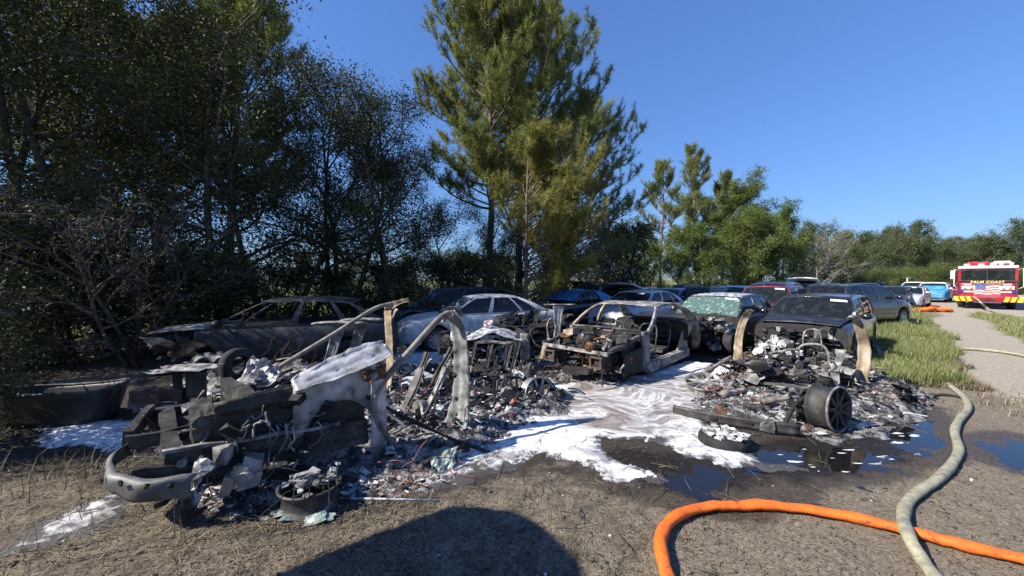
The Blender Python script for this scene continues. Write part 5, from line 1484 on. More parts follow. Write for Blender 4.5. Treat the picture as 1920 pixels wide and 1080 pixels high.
bx = MB(); bx.box(L(2.36, .48, .60), (.16, .62, .30), 0, Matrix.Rotation(math.atan2(W.h[1], W.h[0]), 3, 'Z'), .06, rg); W.part('battery_box', bx, 'iron')
mb = MB(); mb.box(L(2.05, .1, .62), (.10, 1.2, .36), 0, Matrix.Rotation(math.atan2(W.h[1], W.h[0]) + .1, 3, 'Z'), .08, rg); W.part('radiator_panel', mb, 'iron')
# bumper wrapped round the corner
def bump_path(a):
    P = [(2.44, 1.08), (2.62, 1.04), (2.78, .95), (2.90, .78), (2.95, .55), (2.92, .34), (2.84, .15)]
    f = a * (len(P) - 1); i = min(int(f), len(P) - 2); t = f - i
    return P[i][0] * (1 - t) + P[i + 1][0] * t, P[i][1] * (1 - t) + P[i + 1][1] * t
mb = MB()
def bfn(a, b):
    x, y = bump_path(a); z = .235 + .03 * a + .165 * b * (1 - .25 * a)
    k = .012 * math.sin(math.pi * b) - .03 * (b > .93) + .008 * math.sin(a * 23 + b * 3); return L(x + k, y + k * .4, z + .10 * a + .008 * math.sin(a * 17))
mb.sheet(bfn, 22, 6, .012); bo = W.part('bumper', mb, 'bumper_grey')
for a in (.10, .24, .38, .52, .66):
    x, y = bump_path(a); x2, y2 = bump_path(a + .03); t = Vector((W.h[0], W.h[1], 0)) * (x2 - x) + Vector((W.l[0], W.l[1], 0)) * (y2 - y)
    nn = t.cross(Vector((0, 0, 1))).normalized(); nn = -nn if nn.dot(Vector((W.h[0], W.h[1], 0))) < 0 else nn
    mb = MB(); mb.lathe([(.003, .04), (.020, .04), (.021, .03)], 10, M=nn.to_track_quat('Y', 'Z').to_matrix(), c=L(x, y, .36 + .13 * a)); W.part('bolt_hole', mb, 'char', bo)
mb = MB(); mb.beam(L(2.45, .90, .36), L(2.80, .86, .40), .05, .14); W.part('bumper_bracket', mb, 'iron')
mb = MB(); mb.beam(L(2.42, .25, .48), L(2.86, .2, .48), .05, .12); W.part('bumper_bracket', mb, 'iron')
mb = MB(); mb.beam(L(2.86, .12, .50), L(2.72, -.55, .54), .06, .13); W.part('bumper_bar', mb, 'iron')
mb = MB(); crumple(mb, L(2.40, 1.0, .36), Vector((.1, .03, .28)), Vector((.14, -.12, .02)), .04, rg); W.part('bracket_plate', mb, 'bare')
mb = MB()
for q in range(5):
    mb.box(L(2.14 + rg.uniform(-.1, .1), .98 + rg.uniform(-.05, .05), .27 + rg.uniform(-.06, .08)), (rg.uniform(.1, .2), rg.uniform(.08, .15), rg.uniform(.1, .18)), 0, Matrix.Rotation(rg.uniform(0, 3), 3, 'Z') @ Matrix.Rotation(rg.uniform(-.5, .5), 3, 'X'), .3, rg)
mb.lathe([(.01, .0), (.05, 0), (.06, .03), (.05, .08)], 12, M=Vector((.1, -1, .2)).to_track_quat('Y', 'Z').to_matrix(), c=L(2.1, 1.06, .26)); W.part('melted_casting', mb, 'bare')
# far front corner: hub, drum, cross member, springs
mb = MB(); mb.lathe([(.01, .16), (.06, .16), (.07, .12), (.13, .11), (.16, .08), (.18, .02), (.18, -.02), (.06, -.04)], 26, 'z', pd(357, 792, 4.35)); W.part('brake_disc', mb, 'rust')
mb = MB(); c = pd(300, 790, 4.7)
for q in range(6): mb.lathe([(.16, .012), (.175, 0), (.16, -.012), (.145, 0), (.16, .012)], 18, 'z', (c[0], c[1], .10 + q * .045))
W.part('coil_spring', mb, 'burnt_ash')
mb = MB(); mb.beam(pd(247, 745, 4.8), pd(345, 742, 5.0), .16, .22); mb.beam(pd(252, 757, 4.75), pd(300, 757, 4.8), .03, .2); W.part('cross_beam', mb, 'rust_dark')
mb = MB(); mb.lathe([(.10, -.22), (.11, -.2), (.11, .16), (.09, .2), (.01, .2)], 20, 'z', pd(368, 722, 5.05)); W.part('strut_tower', mb, 'iron')
mb = MB(); mb.beam(pd(335, 695, 5.1), pd(335, 740, 5.0), .10, .10); mb.beam(pd(372, 745, 4.6), pd(366, 785, 4.5), .12, .08); W.part('bracket', mb, 'iron')
mb = MB(); crumple(mb, pd(345, 690, 5.0), Vector((.85, .15, .02)), Vector((-.05, .42, .02)), .018, rg, n=8); W.part('flat_panel', mb, 'burnt_ash')
mb = MB(); crumple(mb, pd(400, 765, 4.3), Vector((.18, .02, -.22)), Vector((.05, .1, .14)), .03, rg); W.part('bent_bracket', mb, 'burnt_tan')
for (u, v, Y, a, b, m) in ((455, 720, 4.7, (.5, .1, .05), (0, .35, .1), 'burnt_ash'), (470, 745, 4.5, (.48, .0, -.08), (.05, .4, .06), 'ash'), (500, 715, 4.8, (.45, .2, .12), (-.1, .3, .05), 'bare'), (420, 742, 4.6, (.3, .1, .03), (0, .3, .08), 'burnt_ash'), (530, 732, 4.6, (.4, .1, .1), (.0, .25, -.1), 'bare'), (560, 700, 4.9, (.3, .1, .12), (.0, .25, -.05), 'burnt_ash')):
    mb = MB(); crumple(mb, pd(u, v, Y), a, b, .045, rg, n=7); W.part('crumpled_sheet', mb, m)
mb = MB()
for k in range(9):
    p = L(rg.uniform(1.4, 2.3), rg.uniform(.5, .92), rg.uniform(.62, .85)); pts = [p]
    for q in range(6): pts.append(pts[-1] + Vector((rg.uniform(-.12, .10), rg.uniform(-.1, .05), rg.uniform(-.10, .06))))
    mb.tube(spline(pts, 3), rg.choice((.006, .008, .012)), 5)
for k in range(16):
    p = L(rg.uniform(1.3, 2.6), rg.uniform(.86, .98), rg.uniform(.45, .8)); pts = [p]
    for q in range(6): pts.append(pts[-1] + Vector((rg.uniform(-.10, .08), rg.uniform(-.04, .03), rg.uniform(-.12, .03))))
    mb.tube(spline(pts, 3), rg.choice((.004, .006, .009)), 5)
W.part('burnt_cables', mb, 'burnt_ash', kind='stuff')
# engine lump in the bay
mb = MB()
junk(mb, 90, (1.2, -.6, .18), (2.5, .75, .72), rg, (0, 0, 1, 1, 2), L)
junk(mb, 46, (1.3, .72, .30), (2.7, 1.0, .80), rg, (0, 1, 1, 2), L, .10)
W.part('engine', mb, ['iron', 'char', 'burnt_ash'])
# leaning seat rails and bars in the cabin
for k, (u0, v0, Y0, u1, v1, Y1, wd) in enumerate(((608, 800, 5.0, 648, 700, 5.2, .07), (640, 790, 5.2, 690, 680, 5.4, .05), (745, 800, 5.0, 790, 690, 5.5, .08), (785, 800, 4.9, 835, 690, 5.3, .07), (755, 770, 5.4, 800, 660, 5.8, .05), (810, 720, 5.9, 845, 650, 6.1, .05), (725, 720, 6.2, 752, 670, 6.3, .04), (825, 745, 5.2, 865, 690, 5.2, .05))):
    mb = MB(); mb.beam(pd(u0, v0, Y0), pd(u1, v1, Y1), wd, .035); mb.beam(pd(u0 + 6, v0, Y0 + .1), pd(u1 + 6, v1, Y1 + .1), wd * .5, .02); W.part('seat_rail', mb, 'iron' if k % 3 else 'burnt_ash')
for k, (u0, v0, Y0, u1, v1, Y1, r) in enumerate(((700, 800, 4.7, 860, 770, 5.1, .02), (720, 835, 4.3, 830, 800, 4.9, .025), (900, 780, 5.0, 1000, 830, 4.7, .02), (690, 770, 5.4, 740, 752, 5.6, .03), (880, 850, 4.4, 980, 815, 4.9, .012), (1045, 795, 5.2, 1102, 800, 4.95, .008))):
    mb = MB(); mb.tube([pd(u0, v0, Y0), (np.array(pd(u0, v0, Y0)) + pd(u1, v1, Y1)) / 2 + np.array((0, 0, .02)), pd(u1, v1, Y1)], r, 6); W.part('bar', mb, ('burnt_ash', 'iron', 'char')[k % 3])
mb = MB(); mb.beam(pd(686, 742, 3.95), pd(800, 803, 4.05), .03, .035); mb.beam(pd(800, 803, 4.05), pd(930, 857, 4.1), .022, .025); W.part('fallen_strut', mb, 'char')
mb = MB(); crumple(mb, L(1.02, 1.02, .92), Vector((.26, .02, .06)), Vector((.02, .02, -.14)), .02, rg); W.part('hinge_plate', mb, 'rust')
mb = MB(); junk(mb, 130, (-2.2, -1.1, .08), (1.0, 1.0, .36), rg, (0, 0, 1, 1, 2, 2, 3), L, .17)
for k in range(26):
    p = L(rg.uniform(-2.0, .9), rg.uniform(-1.1, 1.0), rg.uniform(.08, .22)); mb.beam(p, p + Vector((rg.uniform(-.3, .3), rg.uniform(-.2, .3), rg.uniform(.05, .45))), rg.uniform(.02, .05), .018, rg.choice((0, 1, 1, 2)))
W.part('cabin_tangle', mb, ['char', 'iron', 'burnt_ash', 'ash'], kind='stuff')
# sill and floor remains
mb = MB(); mb.beam(L(-.9, .98, .08), L(.9, .98, .08), .14, .10); W.part('sill', mb, 'burnt_ash')
mb = MB(); mb.beam(L(-1.2, -.95, .10), L(1.0, -.95, .10), .14, .12); W.part('sill', mb, 'burnt')
FPOLY = [L(1.9, -1.3)[:2], L(1.5, .85)[:2], L(.9, 1.45)[:2], L(.0, 1.55)[:2], L(-.75, 1.35)[:2], L(-2.3, .9)[:2], L(-2.6, -.6)[:2], L(-1.6, -1.35)[:2], L(0, -1.4)[:2]]
scatter_debris(W, FPOLY, 5200, .22, 31, (.015, .075), (6, 4, 5, 5.5, .25, .3, .5))
scatter_debris(W, [gp(390, 905)[:2], gp(640, 905)[:2], gp(780, 880)[:2], gp(850, 905)[:2], gp(760, 928)[:2], gp(640, 948)[:2], gp(540, 960)[:2], gp(420, 985)[:2], gp(350, 950)[:2]], 1900, .06, 37, (.010, .05), (7, 4, 3, 2, .3, .3, .3))
scatter_debris(W, [gp(250, 815)[:2], gp(330, 780)[:2], gp(470, 770)[:2], gp(640, 790)[:2], gp(650, 880)[:2], gp(450, 870)[:2], gp(300, 850)[:2]], 1300, .2, 39, (.02, .09), (7, 5, 3.5, 1.5, .5, .5, .4))
wires(W, gp(790, 880), .22, 26, 5); wires(W, gp(800, 770), .3, 22, 6); wires(W, gp(585, 905, .2), .22, 14, 9, 'char')
# near front wheel lying flat, heaped with ash: loose, a thing of its own
def loose(name, org, label, cat, group=None): return Wreck(name, org, (1, 0), label, cat, group)
w = loose('wheel_rim', gp(582, 925), 'bare wheel rim lying flat before the truck wreck, heaped with ash', 'wheel', 'loose burnt wheels')
c = gp(582, 925, .09); mb = MB(); mb.lathe([(.225, -.09), (.245, -.09), (.245, -.075), (.222, -.065), (.212, -.03), (.212, .02), (.225, .06), (.245, .07), (.247, .09), (.225, .09), (.20, .03)], 30, 'z', c); w.part('barrel', mb, 'iron')
mb = MB()
for q in range(46): mb.box(c + np.array((rg.gauss(0, .09), rg.gauss(0, .09), .10 + -.03 + abs(rg.gauss(0, .04)))), (rg.uniform(.03, .10), rg.uniform(.03, .08), rg.uniform(.01, .03)), rg.choice((0, 0, 1, 2)), Matrix.Rotation(rg.uniform(0, 6), 3, 'Z') @ Matrix.Rotation(rg.uniform(-.5, .5), 3, 'X'), .4, rg)
w.part('ash_heap', mb, ['burnt_ash', 'ash', 'char'], kind='stuff')
w = loose('metal_rod', gp(690, 936), 'long thin pale rod lying straight on the ground before the truck wreck', 'rod')
mb = MB(); mb.tube([gp(553, 934, .02), gp(690, 935, .015), gp(820, 938, .02)], .009, 6); w.part('rod', mb, 'ash')
w = loose('glass_shards', gp(560, 962), 'pale green crumpled windshield scraps on the soil under the truck wreck', 'glass scraps')
for q, (u, v) in enumerate(((545, 965), (575, 962), (600, 955), (610, 968), (530, 960), (565, 950), (590, 972))):
    mb = MB(); crumple(mb, gp(u, v, .03), Vector((rg.uniform(.1, .2), rg.uniform(-.05, .05), rg.uniform(-.02, .05))), Vector((rg.uniform(-.05, .05), rg.uniform(.06, .14), .03)), .012, rg, n=4); w.part('shard', mb, 'greenglass')
w = loose('glass_sheet', gp(835, 865), 'green melted glass sheet draped on the debris right of the truck wreck', 'glass scraps')
mb = MB(); crumple(mb, gp(832, 862, .09), Vector((.24, .05, -.04)), Vector((.02, .22, .16)), .03, rg, n=7); w.part('sheet', mb, 'greenglass')

# ============ collapsed car between the truck and the burnt hatchback
W2 = Wreck('collapsed_car', pd(560, 700, 6.4)[:2], (-.75, -.66), 'flattened burnt car with two pale seat posts beside the burnt hatchback')
for (u, v0, v1, Y, tw) in ((625, 700, 606, 6.5, 95), (668, 690, 600, 6.7, 75)):
    b0, t0 = pd(u - 15, v0, Y), pd(u + 12, v1, Y)
    W2.loft('seat_post', [b0, (b0 * .6 + t0 * .4), t0], [.16, .17, .20], 'burnt_ash', across=(1, .1, 0), curve=.3, seed=u)
    mb = MB(); mb.sheet(lambda a, b: t0 + np.array(((a - .5) * tw * Y / FPX, (b - .5) * .22, .02 * math.sin(math.pi * a))), 8, 4, .025); W2.part('post_plate', mb, 'burnt_ash')
mb = MB(); c = pd(447, 685, 6.0); mb.lathe([(.14, -.08), (.24, -.09), (.27, -.05), (.27, .05), (.24, .09), (.14, .08)], 24, c=c, M=Vector((.85, -.4, .1)).to_track_quat('Y', 'Z').to_matrix()); W2.part('tyre', mb, 'char')
for (u, v, Y, a, b, m) in ((478, 690, 5.9, (.12, .05, .35), (.25, .1, -.05), 'ash'), (500, 700, 5.8, (.35, .1, -.1), (.05, .3, .1), 'bare'), (430, 668, 6.3, (.7, .1, .05), (0, .3, .08), 'burnt'), (390, 672, 6.2, (.5, .1, .02), (.1, .35, .05), 'burnt_ash'), (530, 690, 6.2, (.5, .2, .1), (-.1, .4, .12), 'burnt'), (570, 700, 6.0, (.5, .1, -.1), (0, .3, .15), 'burnt_ash')):
    mb = MB(); crumple(mb, pd(u, v, Y), a, b, .05, rg, n=7); W2.part('crumpled_sheet', mb, m)
scatter_debris(W2, [gp(330, 720)[:2], gp(420, 690)[:2], gp(560, 680)[:2], gp(700, 675)[:2], gp(790, 690)[:2], gp(720, 740)[:2], gp(560, 760)[:2], gp(400, 760)[:2]], 2400, .32, 51, (.02, .11), (7, 5, 4, 2, .25, .2, .4))
mb = MB(); mb.tube(spline([pd(520, 675, 6), pd(545, 672, 5.9), pd(562, 690, 5.8), pd(568, 712, 5.8)], 5), .012, 6); W2.part('hoop', mb, 'burnt_ash')
wires(W2, pd(520, 690, 6.2), .35, 16, 8, 'rust')

# ============ burnt hatchback in the shade on the left
e, hs = car('burnt_hatchback', (-4.85, 8.35), (-.97, -.24), 'hatch', 'burnt_blue', 'burnt hatchback in the tree shade, bonnet ajar and all windows gone', 'burnt car', glass_m=None, lamps=False, cut_front=1.35, wheels=(0, 0, 1, 1), rim='rim_dark', group='burnt out wrecks', interior=False)
mb = MB(); hx = hs.L * .27
mb.sheet(lambda a, b: (hx - .05 + 1.05 * a, (b * 2 - 1) * (.80 - .12 * a * a), hs.top(hx) + .01 + .02 * a - .10 * a * a + .05 * math.cos((b - .5) * math.pi)), 10, 10, .012); mb.build('bonnet', M['burnt_ash'], e)
mb = MB(); rg = random.Random(9)
for q in range(5): crumple(mb, (1.5 + rg.uniform(-.1, .5), .7 + rg.uniform(-.3, .15), .62 + rg.uniform(-.2, .15)), (rg.uniform(.2, .5), .1, rg.uniform(-.1, .1)), (.05, .1, rg.uniform(.15, .35)), .04, rg, q % 2)
mb.build('torn_wing', [M['burnt_tan'], M['burnt_blue']], e)
mb = MB()
junk(mb, 70, (1.3, -.65, .25), (2.0, .7, .75), rg, (0, 1))
mb.build('engine', [M['char'], M['iron']], e, kind='stuff')

# ============ wreckage in the middle: seat posts, alloy wheel, foam covered bay
W3 = Wreck('burnt_car', pd(925, 690, 7.3)[:2], (-.75, -.66), 'burnt car wreckage with four slanted seat posts left of the shell')
for k, (u0, v0, u1, v1, Y, wd) in enumerate(((903, 735, 922, 640, 6.9, .07), (940, 728, 958, 642, 6.9, .07), (915, 728, 945, 640, 7.0, .05), (950, 735, 974, 640, 6.7, .06), (880, 700, 893, 640, 7.2, .05))):
    b0, t0 = pd(u0, v0, Y), pd(u1, v1, Y + .2)
    W3.loft('seat_post', [b0, b0 * .5 + t0 * .5, t0], [wd * 1.3, wd, wd * 1.3], 'iron', across=(1, 0, 0), curve=.4, seed=k + 60)
mb = MB(); mb.beam(pd(893, 641, 7.1), pd(960, 642, 7.1), .03, .04); W3.part('seat_bar', mb, 'burnt_ash')
burnt_wheel(W3, pd(1008, 742, 5.95), (.55, -.80, .25), .29, .16, 'bare', spokes=10)
for q in range(7):
    mb = MB(); crumple(mb, pd(985 + rg.uniform(-35, 25), 745 + rg.uniform(-30, 20), 6.1 + rg.uniform(-.05, .3)), (rg.uniform(.1, .25), rg.uniform(-.1, .1), rg.uniform(.1, .35)), (rg.uniform(-.1, .2), .15, rg.uniform(-.15, .15)), .05, rg, n=6); W3.part('torn_tyre', mb, 'char' if q % 2 else 'burnt')
mb = MB(); mb.sheet(lambda a, b: pd(845 + 140 * a, 622 + 14 * b + 6 * math.sin(a * 8), 8.6 - 1.1 * b) + np.array((0, 0, .05 * math.sin(math.pi * a) + .02 * math.sin(a * 17 + b * 5))), 14, 6, .02); W3.part('foam_covered_dash', mb, 'foamed_roof')
mb = MB(); mb.sheet(lambda a, b: pd(975 + 18 * a, 625 + 55 * b, 7.7) + np.array((0, .03 * math.sin(b * 9), 0)), 4, 8, .01); W3.part('inner_panel', mb, 'burnt_ash')
mb = MB()
junk(mb, 80, (-1.5, 7.8, .15), (.35, 8.6, .72), rg, (0, 0, 1, 2))
W3.part('engine', mb, ['char', 'iron', 'burnt_ash'])
burnt_wheel(W3, pd(946, 668, 7.9), (.2, -1, 0), .26, .15, 'bare', spokes=8)
scatter_debris(W3, [gp(830, 690)[:2], gp(900, 662)[:2], gp(1000, 672)[:2], gp(1062, 745)[:2], gp(1070, 790)[:2], gp(960, 790)[:2], gp(880, 790)[:2]], 2200, .22, 61, (.015, .09), (6, 4, 4, 2.2, .25, .2, .6))
mb = MB(); junk(mb, 60, (-.8, -.9, .08), (1.2, .9, .34), rg, (0, 0, 1, 2, 3), W3.L, .16)
for k in range(14):
    p = W3.L(rg.uniform(-.8, 1.2), rg.uniform(-.9, .9), .12); mb.beam(p, p + Vector((rg.uniform(-.3, .3), rg.uniform(-.2, .3), rg.uniform(.1, .5))), rg.uniform(.02, .045), .018, rg.choice((0, 1, 1, 2)))
W3.part('cabin_tangle', mb, ['char', 'iron', 'burnt_ash', 'ash'], kind='stuff')
wires(W3, gp(1000, 715), .3, 18, 12, 'rust')
mb = MB(); crumple(mb, pd(915, 606, 8.4), (.22, .05, .02), (.02, .15, .12), .03, rg); W3.part('pink_scrap', mb, 'pinkash')
# half burnt black car behind it
W6 = Wreck('charred_car', (.75, 9.9), (-.75, -.66), 'charred dark car body crumpled between white sedan and shell')
mb = MB()
for q in range(7): crumple(mb, pd(rg.uniform(950, 1045), rg.uniform(585, 640), rg.uniform(9.6, 10.2)), (rg.uniform(.3, .7), .1, rg.uniform(-.2, .2)), (.1, .2, rg.uniform(.2, .5)), .06, rg, q % 2, n=7)
W6.part('body_panels', mb, ['char', 'burnt_blue'])
mb = MB()
junk(mb, 90, (-1.2, -.75, .15), (1.5, .75, .95), rg, (0, 0, 1), W6.L, .3)
W6.part('engine', mb, ['char', 'iron'])
W6.loft('door_post', [pd(1043, 655, 9.3), pd(1046, 610, 9.3), pd(1048, 572, 9.3)], [.18, .16, .3], 'bare', across=(1, .1, 0), seed=77)
mb = MB(); mb.sheet(lambda a, b: pd(1020 + 60 * a, 571 + 4 * b, 9.3 + .3 * b), 6, 3, .03); W6.part('post_plate', mb, 'burnt_ash')
mb = MB(); mb.tube(spline([pd(1030, 640, 9.2), pd(1026, 610, 9.2), pd(1034, 597, 9.2), pd(1042, 612, 9.2), pd(1038, 640, 9.2)], 5), .018, 6); W6.part('hoop', mb, 'burnt_ash')

# ============ the burnt out sedan shell
e = empty('burnt_sedan_shell', (2.72, 8.72, -.03), math.atan2(-.73, -.68)); tag(e, 'burnt out sedan shell with bare roof, pillars and sill, no doors', 'burnt car', 'burnt out wrecks')
s = Shape('sedan', (.98, 1.0, .97)); rg = random.Random(21)
mb = MB(); s.body(mb, -s.L / 2, -.98, front_mat=1); mb.build('rear_quarter', [M['burnt_tan'], M['char']], e)
mb = MB(); mb.sheet(lambda a, b: s.Rf(a, b * 2 - 1) + Vector((0, 0, -.05 * math.sin(math.pi * a) * math.sin(math.pi * b) + rg.uniform(-.006, .006))), 14, 12, .02); mb.build('roof', M['burnt_ash'], e)
def pillar(a0, a1, side, mat, b0=0.0, name='pillar'):
    mb = MB(); mb.sheet(lambda u, v: s.S(a0 + (a1 - a0) * u, b0 + (1 - b0) * v, side, rg.uniform(-.004, .004)), 4, 10, .05); mb.build(name, M[mat], e)
pillar(0, .055, 1, 'burnt_ash'); pillar(.80, 1, 1, 'burnt_tan'); pillar(0, .055, -1, 'burnt_tan'); pillar(.37, .42, -1, 'burnt_tan'); pillar(.84, 1, -1, 'burnt_ash')
for sd in (1, -1):
    mb = MB(); mb.sheet(lambda u, v: s.S(u, .90 + .1 * v, sd), 12, 2, .05); mb.build('roof_rail', M['burnt_ash'], e)
    mb = MB(); mb.beam((-1.05, sd * .84, .24), (1.12, sd * .84, .22), .15, .17); mb.build('sill', M['burnt_ash' if sd > 0 else 'burnt'], e)
    mb = MB(); mb.sheet(lambda a, b: (1.02 + .22 * a, sd * (.84 - .04 * a), .2 + .72 * b), 3, 8, .06); mb.build('hinge_post', M['burnt_blue2' if sd > 0 else 'burnt_tan'], e)
    mb = MB(); mb.sheet(lambda a, b: (-.55 - .55 * b - .25 * (1 - a) * b ** 2, sd * (.80 - .03 * b), .28 + .55 * b * a), 5, 6, .04); mb.build('wheel_arch', M['burnt_tan'], e)
    mb = MB(); mb.beam((1.0, sd * .48, .42), (2.36, sd * .50, .47), .11, .16); rl = mb.build('front_rail', M['iron'], e)
    mb = MB()
    for dz in (-.09, .09): mb.box((2.40, sd * .50, .47 + dz), (.05, .24, .03))
    for dy in (-.1, .1): mb.box((2.402, sd * .50 + dy, .47), (.045, .03, .2))
    mb.build('crash_plate', M['rust_dark'], rl)
    mb = MB(); mb.lathe([(.06, .0), (.13, -.02), (.16, -.15), (.18, -.4)], 16, 'z', (1.42, sd * .56, .88)); mb.build('strut_tower', M['iron'], e)
    mb = MB(); mb.beam((1.1, sd * .78, .86), (2.25, sd * .68, .66), .08, .06); mb.build('upper_rail', M['burnt'], e)
mb = MB(); mb.sheet(lambda a, b: (-1.1 + 2.2 * a, (b * 2 - 1) * .8, .22 + .06 * math.exp(-((b - .5) * 9) ** 2)), 12, 10, .02); mb.build('floor_pan', M['char'], e)
mb = MB(); mb.sheet(lambda a, b: (1.12 + .03 * math.sin(a * 9), (a * 2 - 1) * .78, .3 + .6 * b), 10, 5, .02); mb.build('firewall', M['char'], e)
mb = MB(); mb.tube([(1.02, -.78, .86), (.98, -.2, .88), (1.0, .3, .87), (1.02, .78, .86)], .035, 8); mb.tube([(1.28, -.75, .93), (1.30, 0, .95), (1.28, .75, .93)], .025, 8); mb.build('cowl_bar', M['burnt'], e)
mb = MB(); mb.sheet(lambda a, b: (1.1 + .85 * a, .80 + .03 * math.sin(a * 6), .18 + (.5 - .12 * a) * b), 8, 6, .015); mb.build('wing_liner', M['char'], e)
mb = MB()
mb.beam((2.28, -.68, .64), (2.3, .68, .62), .05, .06, 2)
mb.beam((2.25, -.7, .66), (2.36, -.72, .36), .10, .05, 4)
junk(mb, 165, (1.15, -.64, .2), (2.3, .66, .88), rg, (0, 0, 0, 1, 1, 1, 2, 2, 3, 4))
mb.build('engine', [M['char'], M['iron'], M['burnt_ash'], M['rust'], M['burnt_tan']], e, kind='stuff')
for k, (x, y) in enumerate(((.15, .38), (.15, -.38), (-.62, .38), (-.62, -.38))):
    mb = MB()
    mb.tube(spline([(x, y - .2, .28), (x - .15, y - .2, .75), (x - .2, y - .12, .92), (x - .2, y + .12, .92), (x - .15, y + .2, .75), (x, y + .2, .28)], 5), .018, 6)
    for q in range(4): mb.tube([(x - .03 - .04 * q, y - .2, .38 + .12 * q), (x - .05 - .04 * q, y, .36 + .12 * q), (x - .03 - .04 * q, y + .2, .38 + .12 * q)], .009, 5)
    mb.box((x + .18, y, .33), (.42, .42, .08), 0, None, .2, rg); mb.build('seat_frame', M['iron' if k % 2 else 'burnt'], e)
mb = MB(); mb.tube([(.72 + .0, .38 + .17 * math.cos(t * .5236), .82 + .17 * math.sin(t * .5236)) for t in range(13)], .014, 6); mb.tube([(.72, .38, .82), (1.0, .38, .75)], .025, 6); mb.build('steering_wheel', M['iron'], e)
class _S:  # a light stand-in so the debris helpers can add to the shell in world space
    pass
SH_ = Wreck('shell_debris', (1.6, 7.6), (-.68, -.73), 'rusty wire and ash heap spilled under the nose of the sedan shell', 'debris', None)
scatter_debris(SH_, [gp(985, 665)[:2], gp(1060, 672)[:2], gp(1180, 680)[:2], gp(1190, 716)[:2], gp(1120, 722)[:2], gp(1050, 716)[:2], gp(1000, 690)[:2]], 1300, .14, 81, (.015, .09), (5, 4, 3, 1, 3, 2, .6), 'scraps')
wires(SH_, gp(1110, 708), .38, 42, 14, 'copper_dark', 'wiring'); wires(SH_, pd(1150, 690, 7.0), .22, 24, 16, 'copper_dark', 'wiring')

# ============ burnt wreck on the right, burnt down to its floor
W5 = Wreck('burnt_car', (5.05, 6.85), (-.65, -.76), 'burnt car on the right melted to its floor, two tan door posts standing')
L = W5.L
W5.loft('door_post', [L(.12, .86, .02), L(.02, .90, .35), L(-.02, .92, .75), L(.03, .86, 1.08), L(.12, .78, 1.28)], [.20, .17, .165, .14, .08], 'burnt_tan', across=(.72, -.7, 0), curve=.3, seed=14)
W5.loft('door_post', [L(.12, -.86, .25), L(.03, -.88, .55), L(.0, -.86, .85), L(.08, -.76, 1.15), L(.3, -.62, 1.32)], [.17, .145, .14, .12, .07], 'burnt_tan', across=(.72, -.7, 0), curve=.3, seed=15)
mb = MB(); crumple(mb, L(.12, .78, 1.30), (.2, .05, .04), (.02, .15, -.08), .03, rg); W5.part('torn_edge', mb, 'bare')
mb = MB(); mb.tube(spline([L(.10, .1, .2), L(.0, .05, .55), L(-.02, .12, .72), L(-.02, .38, .74), L(0, .48, .55), L(.10, .45, .2)], 6), .022, 8); mb.tube(spline([L(-.35, .1, .6), L(-.4, .12, .92), L(-.4, .32, .95), L(-.35, .38, .6)], 5), .012, 6); W5.part('seat_hoop', mb, 'burnt_ash')
mb = MB(); mb.beam(L(1.2, .55, .30), L(.35, .62, .72), .10, .05); W5.part('seat_rail', mb, 'burnt_ash')
for k in range(9):
    x = rg.uniform(-.3, 1.6); y = rg.uniform(-.9, .3); mb = MB(); mb.beam(L(x, y, .22 + rg.uniform(0, .15)), L(x + rg.uniform(-.3, .3), y + rg.uniform(.4, .9), .24 + rg.uniform(0, .18)), rg.uniform(.03, .08), .03); W5.part('floor_rib', mb, rg.choice(('iron', 'burnt_ash', 'burnt')))
for k in range(10):
    mb = MB(); crumple(mb, L(rg.uniform(-1.0, 1.3), rg.uniform(-.85, .8), rg.uniform(.22, .42)), (rg.uniform(.2, .5), rg.uniform(-.2, .2), rg.uniform(-.08, .08)), (rg.uniform(-.1, .1), rg.uniform(.15, .4), rg.uniform(-.05, .15)), .05, rg, n=6); W5.part('crumpled_sheet', mb, ('burnt', 'burnt_ash', 'char', 'iron')[k % 4])
for (u, v, Y, a, b, m) in ((1425, 655, 7.2, (.3, .1, .22), (.1, .3, -.1), 'ash'), (1450, 640, 7.5, (.25, .1, .2), (.0, .2, .1), 'ash'), (1462, 668, 7.0, (.4, .0, .1), (.1, .3, -.1), 'bare'), (1475, 672, 6.7, (.2, .0, -.1), (.1, .1, .16), 'char'), (1415, 670, 7.2, (.35, -.1, -.06), (.05, .05, .14), 'burnt_tan')):
    mb = MB(); crumple(mb, pd(u, v, Y), a, b, .05, rg, n=7); W5.part('melted_sheet', mb, m)
for k in range(9):
    mb = MB(); crumple(mb, L(rg.uniform(-1.3, -.2), rg.uniform(-.8, .2), rg.uniform(.35, .62)), (rg.uniform(.12, .3), rg.uniform(-.1, .1), rg.uniform(.05, .25)), (rg.uniform(-.1, .1), rg.uniform(.1, .25), rg.uniform(-.12, .12)), .05, rg, n=6); W5.part('melted_sheet', mb, ('ash', 'bare', 'burnt_ash')[k % 3])
mb = MB()
junk(mb, 120, (-.2, -.5, .15), (1.4, .75, .50), rg, (0, 0, 1, 2), L)
junk(mb, 70, (-1.5, -.8, .2), (-.1, .8, .58), rg, (0, 0, 1, 2), L)
W5.part('engine', mb, ['char', 'iron', 'burnt_ash'])
for (u0, v0, Y0, u1, v1, Y1, r) in ((1350, 742, 5.9, 1395, 728, 6.0, .035), (1430, 752, 5.5, 1500, 745, 5.5, .03), (1318, 700, 7.0, 1372, 668, 7.3, .03)):
    mb = MB(); p0, p1 = pd(u0, v0, Y0), pd(u1, v1, Y1); mb.tube([p0, p0 * .7 + p1 * .3, p0 * .65 + p1 * .35, p1], [r * 1.7, r * 1.7, r, r], 10); W5.part('drive_shaft', mb, 'burnt_tan2')
